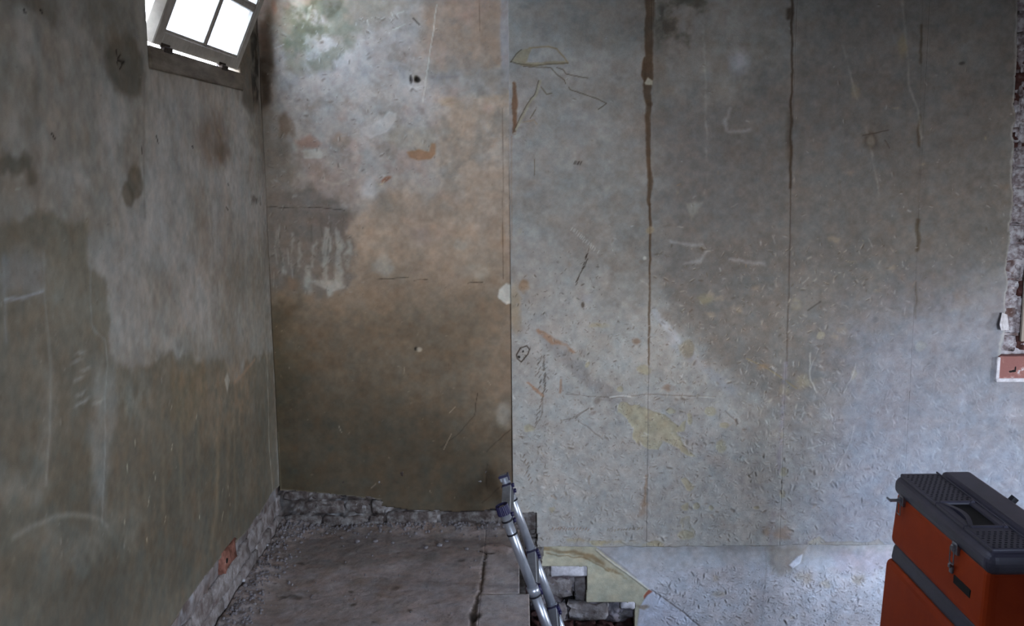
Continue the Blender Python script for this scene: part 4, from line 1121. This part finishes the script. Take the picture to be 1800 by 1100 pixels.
def lump(u, v, r, mat, label, seed, flat=.7):
    q = at(u, v, 2, .012)
    i = int(np.clip(np.searchsorted(FL_.s, q[0]), 0, len(FL_.s) - 1)); j = int(np.clip(np.searchsorted(FL_.t, q[1]), 0, len(FL_.t) - 1))
    rr = _rs(seed)
    bm = bmesh.new(); bmesh.ops.create_icosphere(bm, subdivisions=2, radius=r)
    sc = .75 + .5 * rr.rand(3)
    for vv in bm.verts:
        n_ = 1 + .22 * (rr.rand() - .5)
        vv.co = Vector((vv.co.x * sc[0] * n_, vv.co.y * sc[1] * n_, vv.co.z * flat * n_))
    o = finish(bm, 'plaster_lump', mat, None, False)
    o.location = (q[0], q[1], FL_.h[j, i] + r * flat * .8)
    o.rotation_euler = (0, 0, rr.rand() * 6)
    return tag(o, label, 'plaster lump', 'broken plaster lumps on the landing')


lump(412, 1034, .013, 'lump', 'pale grey plaster lump, largest in the rubble by the wall', 1)
for k, (u, v, r) in enumerate(((420, 1018, .008), (428, 1026, .009), (404, 1028, .007), (416, 1022, .006), (398, 1052, .008), (388, 1066, .009), (396, 1072, .007), (380, 1078, .008), (448, 1030, .005), (470, 962, .006), (372, 1092, .009))):
    lump(u, v, r, 'lump' if k % 2 else 'crumb', 'small plaster lump in the rubble along the windowed wall', 10 + k)
for k, (u, v, r) in enumerate(((628, 948, .010), (660, 948, .009), (772, 955, .011), (785, 948, .009), (600, 942, .008), (690, 950, .008), (748, 958, .010), (820, 962, .008))):
    lump(u, v, r, 'crumb', 'small plaster lump lying before the bare skirting bricks', 30 + k)

# ------------------------------------------------------------------ window: frame in the wall, sash tilted into the room
win = tag(empty('window_1', (LX, (w['y0'] + w['y1']) / 2, w['z0'])), 'small timber window tilted inward on bottom hinges', None, None, 'structure')
O = Vector(win.location)
FW = .062


def wpart(name, boxes, mat, parent, bevel=.003, mtx=None, off=True):
    bm = bmesh.new()
    for lo, hi in boxes:
        add_box(bm, lo, hi, bevel, 1, mtx)
    if off:
        bmesh.ops.translate(bm, verts=bm.verts, vec=-O)
    return finish(bm, name, mat, parent)


fx0, fx1 = LX - .075, LX + .006
wpart('bottom_rail', [((fx0, w['y0'], w['z0']), (fx1, w['y1'], w['z0'] + FW))], 'wood_frame', win)
wpart('jamb', [((fx0, w['y1'] - .03, w['z0'] + FW), (fx1, w['y1'], w['z1']))], 'wood_frame', win)
wpart('jamb', [((fx0 - .06, w['y0'], w['z0'] + FW), (LX - .06, w['y0'] + .02, w['z1']))], 'wood_frame', win)
wpart('head_rail', [((fx0, w['y0'], w['z1'] - .05), (fx1, w['y1'], w['z1']))], 'wood_frame', win)
# sash in its own frame: local x = thickness (into the room), y along the wall, z up the sash
SW0, SW1 = w['y0'] + .048, w['y1'] - .032
SH = .82
TILT = math.radians(24)
hinge = Vector((LX - .004, 0, w['z0'] + FW + .009))
SM = Matrix.Translation(hinge) @ Matrix.Rotation(TILT, 4, 'Y')
TH = .038
sash = wpart('sash', [((-TH, SW0, 0), (0, SW0 + .062, SH)), ((-TH, SW1 - .052, 0), (0, SW1, SH)), ((-TH, SW0 + .062, 0), (0, SW1 - .052, .042)), ((-TH, SW0 + .062, SH - .055), (0, SW1 - .052, SH))], 'wood_sash', win, .003, SM)
gy0, gy1 = SW0 + .062, SW1 - .052
gz0, gz1 = .042, SH - .055
ym = (gy0 + gy1) / 2
rows = 4
bars = []
wpart('glazing_bar', [((-TH + .006, ym - .012, gz0), (-.004, ym + .012, gz1))], 'wood_sash', sash, .003, SM)
ph = (gz1 - gz0) / rows
for k in range(1, rows):
    for (ya, yb) in ((gy0, ym - .012), (ym + .012, gy1)):
        wpart('glazing_bar', [((-TH + .006, ya, gz0 + ph * k - .011), (-.004, yb, gz0 + ph * k + .011))], 'wood_sash', sash, .003, SM)
for k in range(rows):
    for (ya, yb) in ((gy0, ym - .012), (ym + .012, gy1)):
        za, zb_ = gz0 + ph * k + (.011 if k else 0), gz0 + ph * (k + 1) - (.011 if k < rows - 1 else 0)
        wpart('pane', [((-TH + .014, ya - .004, za - .004), (-TH + .018, yb + .004, zb_ + .004))], 'glass', sash, 0, SM)
        wpart('putty_bead', [((-.012, ya, za), (-.004, ya + .008, zb_)), ((-.012, yb - .008, za), (-.004, yb, zb_)), ((-.012, ya, za), (-.004, yb, za + .008))], 'white_lump' if False else 'wood_sash', sash, 0, SM)
for yh in (at(292, 96, 0, LX)[1], at(392, 128, 0, LX)[1]):
    bm = bmesh.new()
    zc = w['z0'] + FW + .004
    add_tube(bm, (LX + .005, yh - .030, zc), (LX + .005, yh + .030, zc), .006, seg=10)
    add_box(bm, (LX - .004, yh - .033, zc - .012), (LX + .009, yh + .033, zc + .002), .001, 1)
    add_box(bm, (-.002, yh - .033, -.004), (.004, yh + .033, .010), .001, 1, SM)
    bmesh.ops.translate(bm, verts=bm.verts, vec=-O)
    finish(bm, 'hinge', 'rust', win)

# ------------------------------------------------------------------ telescopic ladder
NY = 3.40
FY = NY * 1.105
q1 = at(891, 913, 1, NY); q2 = at(958.6, 1094, 1, NY)
slope = (q2[0] - q1[0]) / (q2[2] - q1[2])
lx = lambda z: q1[0] + slope * (z - q1[2])
ztop_l = at(888, 889, 1, NY)[2]
ladder = empty('telescopic_ladder', (lx(LOWZ), (NY + FY) / 2, LOWZ))
tag(ladder, 'silver telescopic ladder with indigo plastic fittings leaning on the landing edge', 'ladder')
LO = Vector(ladder.location)
ldir = Vector((slope, 0, 1)).normalized()
lperp = Vector((ldir.z, 0, -ldir.x))            # towards +x


def lp(z, y, dperp=0.0):
    return Vector((lx(z), y, z)) + lperp * dperp


def lfin(bm, name, mat, parent, smooth=True):
    bmesh.ops.translate(bm, verts=bm.verts, vec=-LO)
    o = finish(bm, name, mat, parent, False)
    if smooth:
        o.data.shade_auto_smooth() if hasattr(o.data, 'shade_auto_smooth') else None
        for p_ in o.data.polygons:
            p_.use_smooth = len(p_.vertices) == 4
    return o


# collar heights from the photograph (far rail: 968 and 1066)
zc1 = at(948, 968, 1, FY)[2]; zc2 = at(986, 1066, 1, FY)[2]
step = zc1 - zc2
levels = [ztop_l - .03, zc1]
while levels[-1] - step > LOWZ + .10:
    levels.append(levels[-1] - step)
for y in (NY, FY):
    side = 1 if y == NY else -1
    rad = .0175
    zz = ztop_l - .01
    first = None
    for k, lv in enumerate(levels[1:] + [LOWZ + .02]):
        bm = bmesh.new()
        add_tube(bm, lp(lv, y), lp(zz, y), rad + .0014 * k, seg=24)
        seg_o = lfin(bm, 'rail_section', 'alu', ladder)
        if first is None: first = seg_o
        zz = lv
    # rings on the top section
    top_sec = first
    for dz in (.055, .105):
        bm = bmesh.new(); add_tube(bm, lp(ztop_l - dz - .003, y), lp(ztop_l - dz + .003, y), rad + .0022, seg=24)
        lfin(bm, 'seal_ring', 'rubber', top_sec)
    for k, lv in enumerate(levels[1:]):
        bm = bmesh.new(); add_tube(bm, lp(lv - .020, y), lp(lv + .012, y), rad + .0014 * k + .0055, rad + .0014 * k + .0045, seg=24)
        col_o = lfin(bm, 'collar', 'alu', ladder)
        bm = bmesh.new(); add_tube(bm, lp(lv - .026, y), lp(lv - .020, y), rad + .0014 * k + .006, seg=24)
        lfin(bm, 'seal_ring', 'rubber', col_o)
        bm = bmesh.new()
        add_tube(bm, lp(lv + .006, y + side * .010, .020), lp(lv - .030, y + side * .010, .022), .0095, .0085, seg=12)
        lfin(bm, 'release_button', 'purple', col_o)
    if y == FY:         # the far rail ends in a flat bracket
        T0 = Matrix.Translation(lp(ztop_l - .012, y)) @ Matrix(((lperp.x, 0, ldir.x, 0), (0, 1, 0, 0), (lperp.z, 0, ldir.z, 0), (0, 0, 0, 1)))
        bm = bmesh.new(); add_box(bm, (-.020, -.014, -.012), (.018, .016, .012), .004, 2, T0); eb = lfin(bm, 'end_bracket', 'alu_dull', ladder, False)
        bm = bmesh.new(); add_box(bm, (-.0215, -.017, .004), (.0195, -.010, .0135), .002, 1, T0); add_box(bm, (.014, -.017, -.013), (.0195, .016, .0135), .002, 1, T0)
        lfin(bm, 'bracket_rim', 'purple', eb, False)
    else:
        # knurled end cap
        bm = bmesh.new()
        vs_ = add_tube(bm, lp(ztop_l - .030, y), lp(ztop_l + .004, y), .0245, .0225, seg=48, caps=True)
        ctr = lp(ztop_l - .013, y)
        for i_, vv in enumerate(sorted(bm.verts, key=lambda a: math.atan2((a.co - ctr).dot(Vector((0, 1, 0))), (a.co - ctr).dot(lperp)))):
            rel = vv.co - ctr; ax = ldir * rel.dot(ldir); rr_ = rel - ax
            ang = math.atan2(rr_.dot(Vector((0, 1, 0))), rr_.dot(lperp))
            vv.co = ctr + ax + rr_ * (1.0 + (.05 if int(round((ang + math.pi) / (2 * math.pi) * 48)) % 2 else -.02))
        topf = max(bm.faces, key=lambda f_: f_.calc_center_median().z)
        r_ = bmesh.ops.inset_region(bm, faces=[topf], thickness=.007)
        bmesh.ops.translate(bm, verts=topf.verts, vec=ldir * -.008)
        cap = lfin(bm, 'end_cap', 'purple', ladder, False)
        bm = bmesh.new(); add_tube(bm, lp(ztop_l - .008, y), lp(ztop_l - .001, y), .0095, seg=16); lfin(bm, 'cap_centre', 'steel', cap)
    # rubber foot
    bm = bmesh.new(); add_tube(bm, lp(LOWZ + .001, y), lp(LOWZ + .06, y), .030, .027, seg=20); lfin(bm, 'rubber_foot', 'rubber', ladder)
RM = Matrix(((lperp.x, 0, ldir.x, 0), (0, 1, 0, 0), (lperp.z, 0, ldir.z, 0), (0, 0, 0, 1)))
for k, lv in enumerate(levels):
    zc_ = lv - .012 if k else ztop_l - .055
    c0 = lp(zc_, (NY + FY) / 2, 0)
    T_ = Matrix.Translation(c0) @ RM
    hw = (FY - NY) / 2 - .018
    bm = bmesh.new()
    add_box(bm, (-.018, -hw, -.021), (.018, hw, .021), .003, 2, T_)
    for j_ in range(7):                       # grip ribs on the tread
        add_box(bm, (-.0155 + j_ * .005, -hw, .0205), (-.0135 + j_ * .005, hw, .0222), 0, 1, T_)
    rung = lfin(bm, 'rung', 'alu_dull', ladder, False)
    bm = bmesh.new(); add_box(bm, (.0178, -hw + .02, -.010), (.0190, hw - .02, -.003), 0, 1, T_); add_box(bm, (.0178, -hw + .02, .004), (.0190, hw - .02, .010), 0, 1, T_)
    lfin(bm, 'groove', 'rubber', rung, False)
    for s_ in (-1, 1):
        bm = bmesh.new(); add_box(bm, (-.020, s_ * (hw - .010) - .008, -.024), (.020, s_ * (hw - .010) + .014 * (s_ > 0) + .002, .024), .004, 2, T_)
        ec = lfin(bm, 'rung_connector', 'purple', rung, False)
        bm = bmesh.new()
        add_tube(bm, T_ @ Vector((.020, s_ * hw, .012)), T_ @ Vector((.029, s_ * hw, .010)), .009, .008, 12)
        add_tube(bm, T_ @ Vector((.020, s_ * hw, -.012)), T_ @ Vector((.029, s_ * hw, -.014)), .009, .008, 12)
        lfin(bm, 'release_button', 'purple', ec)

# ------------------------------------------------------------------ rolling toolbox
TX, TY0, TY1 = 1.045, 2.10, 2.665
TZ = at(1737, 969, 1, TY0)[2]
TW = .215
box = empty('rolling_toolbox', (TX, TY0, 0))
tag(box, 'tall orange and black plastic rolling toolbox with steel latches', 'toolbox')
BO = Vector(box.location)


def taper_box(bm, lo, hi, flare, bevel=.012, seg=3):
    vsx = add_box(bm, lo, hi)
    c = Vector(((lo[0] + hi[0]) / 2, (lo[1] + hi[1]) / 2, 0))
    for v in vsx:
        if v.co.z < (lo[2] + hi[2]) / 2:
            v.co.x += flare * (1 if v.co.x > c.x else -1); v.co.y += flare * (1 if v.co.y > c.y else -1)
    es = [e for v in vsx for e in v.link_edges]
    bmesh.ops.bevel(bm, geom=list(set(es)), offset=bevel, segments=seg, profile=.5, affect='EDGES')


def tfin(bm, name, mat, parent, smooth=False):
    bmesh.ops.translate(bm, verts=bm.verts, vec=-BO)
    o = finish(bm, name, mat, parent, False)
    if smooth:
        o.data.polygons.foreach_set('use_smooth', [True] * len(o.data.polygons))
    return o


zl = TZ - .062                                   # bottom of the lid
bm = bmesh.new(); taper_box(bm, (TX + .004, TY0 + .006, zl - .145), (TX + TW - .004, TY1 - .006, zl + .02), .010, .022, 4)
tier = tfin(bm, 'upper_tier', 'orange', box)
bm = bmesh.new(); taper_box(bm, (TX + .003, TY0 + .004, zl - .195), (TX + TW - .003, TY1 - .004, zl - .140), .006, .014)
tfin(bm, 'middle_band', 'black_plastic', box)
bm = bmesh.new(); taper_box(bm, (TX - .012, TY0 - .008, .09), (TX + TW + .010, TY1 + .008, zl - .188), .012, .018)
lower = tfin(bm, 'lower_tier', 'orange', box)
bm = bmesh.new(); taper_box(bm, (TX - .018, TY0 - .012, .02), (TX + TW + .016, TY1 + .012, .10), .004, .012)
tfin(bm, 'base', 'black_plastic', box)
for y in (TY0 + .08, TY1 - .08):
    bm = bmesh.new(); add_tube(bm, (TX + TW + .018, y, .0455), (TX + TW + .048, y, .0455), .045, seg=28)
    wh = tfin(bm, 'wheel', 'rubber', box, False)
    bm = bmesh.new(); add_tube(bm, (TX + TW + .046, y, .0455), (TX + TW + .052, y, .0455), .020, seg=16); tfin(bm, 'hub', 'steel', wh)
# lid: side walls and top built round the handle well
ridge = .118
wy0, wy1 = TY0 + .155, TY0 + .315                # handle well
wx0, wx1 = TX + .034, TX + .094
bm = bmesh.new()
taper_box(bm, (TX - .003, TY0 - .003, zl), (TX + TW, TY1 + .003, TZ - .006), .001, .024, 5)
for lo, hi in (((TX + .010, TY0 + .012), (TX + ridge, wy0)), ((TX + .010, wy1), (TX + ridge, TY1 - .012)), ((TX + .010, wy0 - .001), (wx0, wy1 + .001)), ((wx1, wy0 - .001), (TX + ridge, wy1 + .001))):
    add_box(bm, (lo[0], lo[1], TZ - .03), (hi[0], hi[1], TZ), .0, 1)
lid = tfin(bm, 'lid', 'black_plastic', box)
bv = lid.modifiers.new('edge', 'BEVEL'); bv.width = .004; bv.segments = 2; bv.limit_method = 'ANGLE'
bm = bmesh.new(); add_box(bm, (wx0 - .002, wy0 - .002, TZ - .0065), (wx1 + .002, wy1 + .002, TZ - .0050)); tfin(bm, 'handle_well', 'black_deep', lid)
bm = bmesh.new(); taper_box(bm, (TX + ridge + .010, TY0 + .006, TZ - .03), (TX + TW - .008, TY1 - .006, TZ + .004), .006, .010, 3); tfin(bm, 'lid_rib', 'black_plastic', lid)
bm = bmesh.new(); add_box(bm, (TX + ridge - .006, TY0 + .006, TZ - .002), (TX + ridge - .002, TY1 - .006, TZ + .003), .001, 1); tfin(bm, 'lid_ridge', 'black_plastic', lid)
# folded handle: a bowed bar over the well with two side arms
bm = bmesh.new()
n = 14
pr = None
for i in range(n + 1):
    f_ = i / n; y = wy0 - .006 + (wy1 - wy0 + .012) * f_; x = wx0 - .010 + .020 * math.sin(math.pi * f_)
    z_ = TZ - .006 + .004 * math.sin(math.pi * f_)
    ring = [bm.verts.new((x + dx, y, z_ + dz)) for dx, dz in ((-.006, -.006), (.006, -.006), (.006, .006), (-.006, .006))]
    if pr:
        for q in range(4): bm.faces.new((pr[q], pr[(q + 1) % 4], ring[(q + 1) % 4], ring[q]))
    else:
        bm.faces.new(ring)
    pr = ring
bm.faces.new(pr[::-1])
for y in (wy0 - .006, wy1 + .006):
    add_box(bm, (wx0 - .012, y - .005, TZ - .008), (wx1 + .012, y + .005, TZ + .003), .002, 1)
    add_tube(bm, (wx1 + .010, y - .008, TZ), (wx1 + .010, y + .008, TZ), .006, seg=10)
tfin(bm, 'handle', 'black_plastic', box)
# moulded anti-slip studs on both ends of the lid
bm = bmesh.new()
for (ya, yb) in ((TY0 + .022, wy0 - .02), (wy1 + .02, TY1 - .02)):
    ny = int((yb - ya) / .013)
    for i in range(ny):
        for j in range(7):
            y = ya + i * .013; x = TX + .016 + j * .0135 + (.006 if i % 2 else 0)
            add_box(bm, (x, y, TZ - .001), (x + .0055, y + .0032, TZ + .0012))
st = tfin(bm, 'grip_studs', 'rubber', lid); st['kind'] = 'stuff'
bm = bmesh.new(); add_tube(bm, (TX + TW - .004, at(1778, 890, 0, TX + TW)[1], TZ - .01), (TX + TW + .008, at(1778, 890, 0, TX + TW)[1], TZ + .004), .011, seg=14)
tfin(bm, 'side_knob', 'rubber', lid)
# latches on the long face
for k, y in enumerate((TY1 - .065, TY0 + .165)):
    zb_ = zl
    bm = bmesh.new()
    add_box(bm, (TX - .006, y - .014, zb_ - .012), (TX + .006, y + .014, zb_ + .016), .002, 1)
    add_box(bm, (TX - .012, y - .006, zb_ - .004), (TX - .004, y + .006, zb_ + .012), .002, 1)
    lt = tfin(bm, 'latch', 'steel', box)
    bm = bmesh.new()
    for s_ in (-1, 1):
        add_tube(bm, (TX - .010, y + s_ * .010, zb_ + .004), (TX - .010, y + s_ * .010, zb_ - .036), .0017, seg=8)
    add_tube(bm, (TX - .010, y - .010, zb_ - .036), (TX - .010, y + .010, zb_ - .036), .0017, seg=8)
    tfin(bm, 'wire_loop', 'steel', lt)
    bm = bmesh.new()
    if k == 0:      # lever left open
        add_box(bm, (TX - .034, y - .008, zb_ + .001), (TX - .006, y + .008, zb_ + .005), .001, 1)
        add_tube(bm, (TX - .034, y - .008, zb_ + .003), (TX - .040, y + .008, zb_ + .008), .003, seg=8)
    else:
        add_box(bm, (TX - .008, y + .004, zb_ - .066), (TX + .004, y + .018, zb_ - .046), .003, 1)
        add_box(bm, (TX - .012, y + .006, zb_ - .052), (TX - .006, y + .016, zb_ - .040), .002, 1)
    tfin(bm, 'lever', 'steel', lt)
# dark moulded name plate, its lettering too dim to read
bm = bmesh.new()
y1p = TY0 + .165; y0p = TY0 + .075
zpl = zl - .075
add_box(bm, (TX - .0035, y0p, zpl - .011), (TX + .004, y1p, zpl + .011), .002, 1)
tfin(bm, 'maker_plate', 'black_deep', tier)
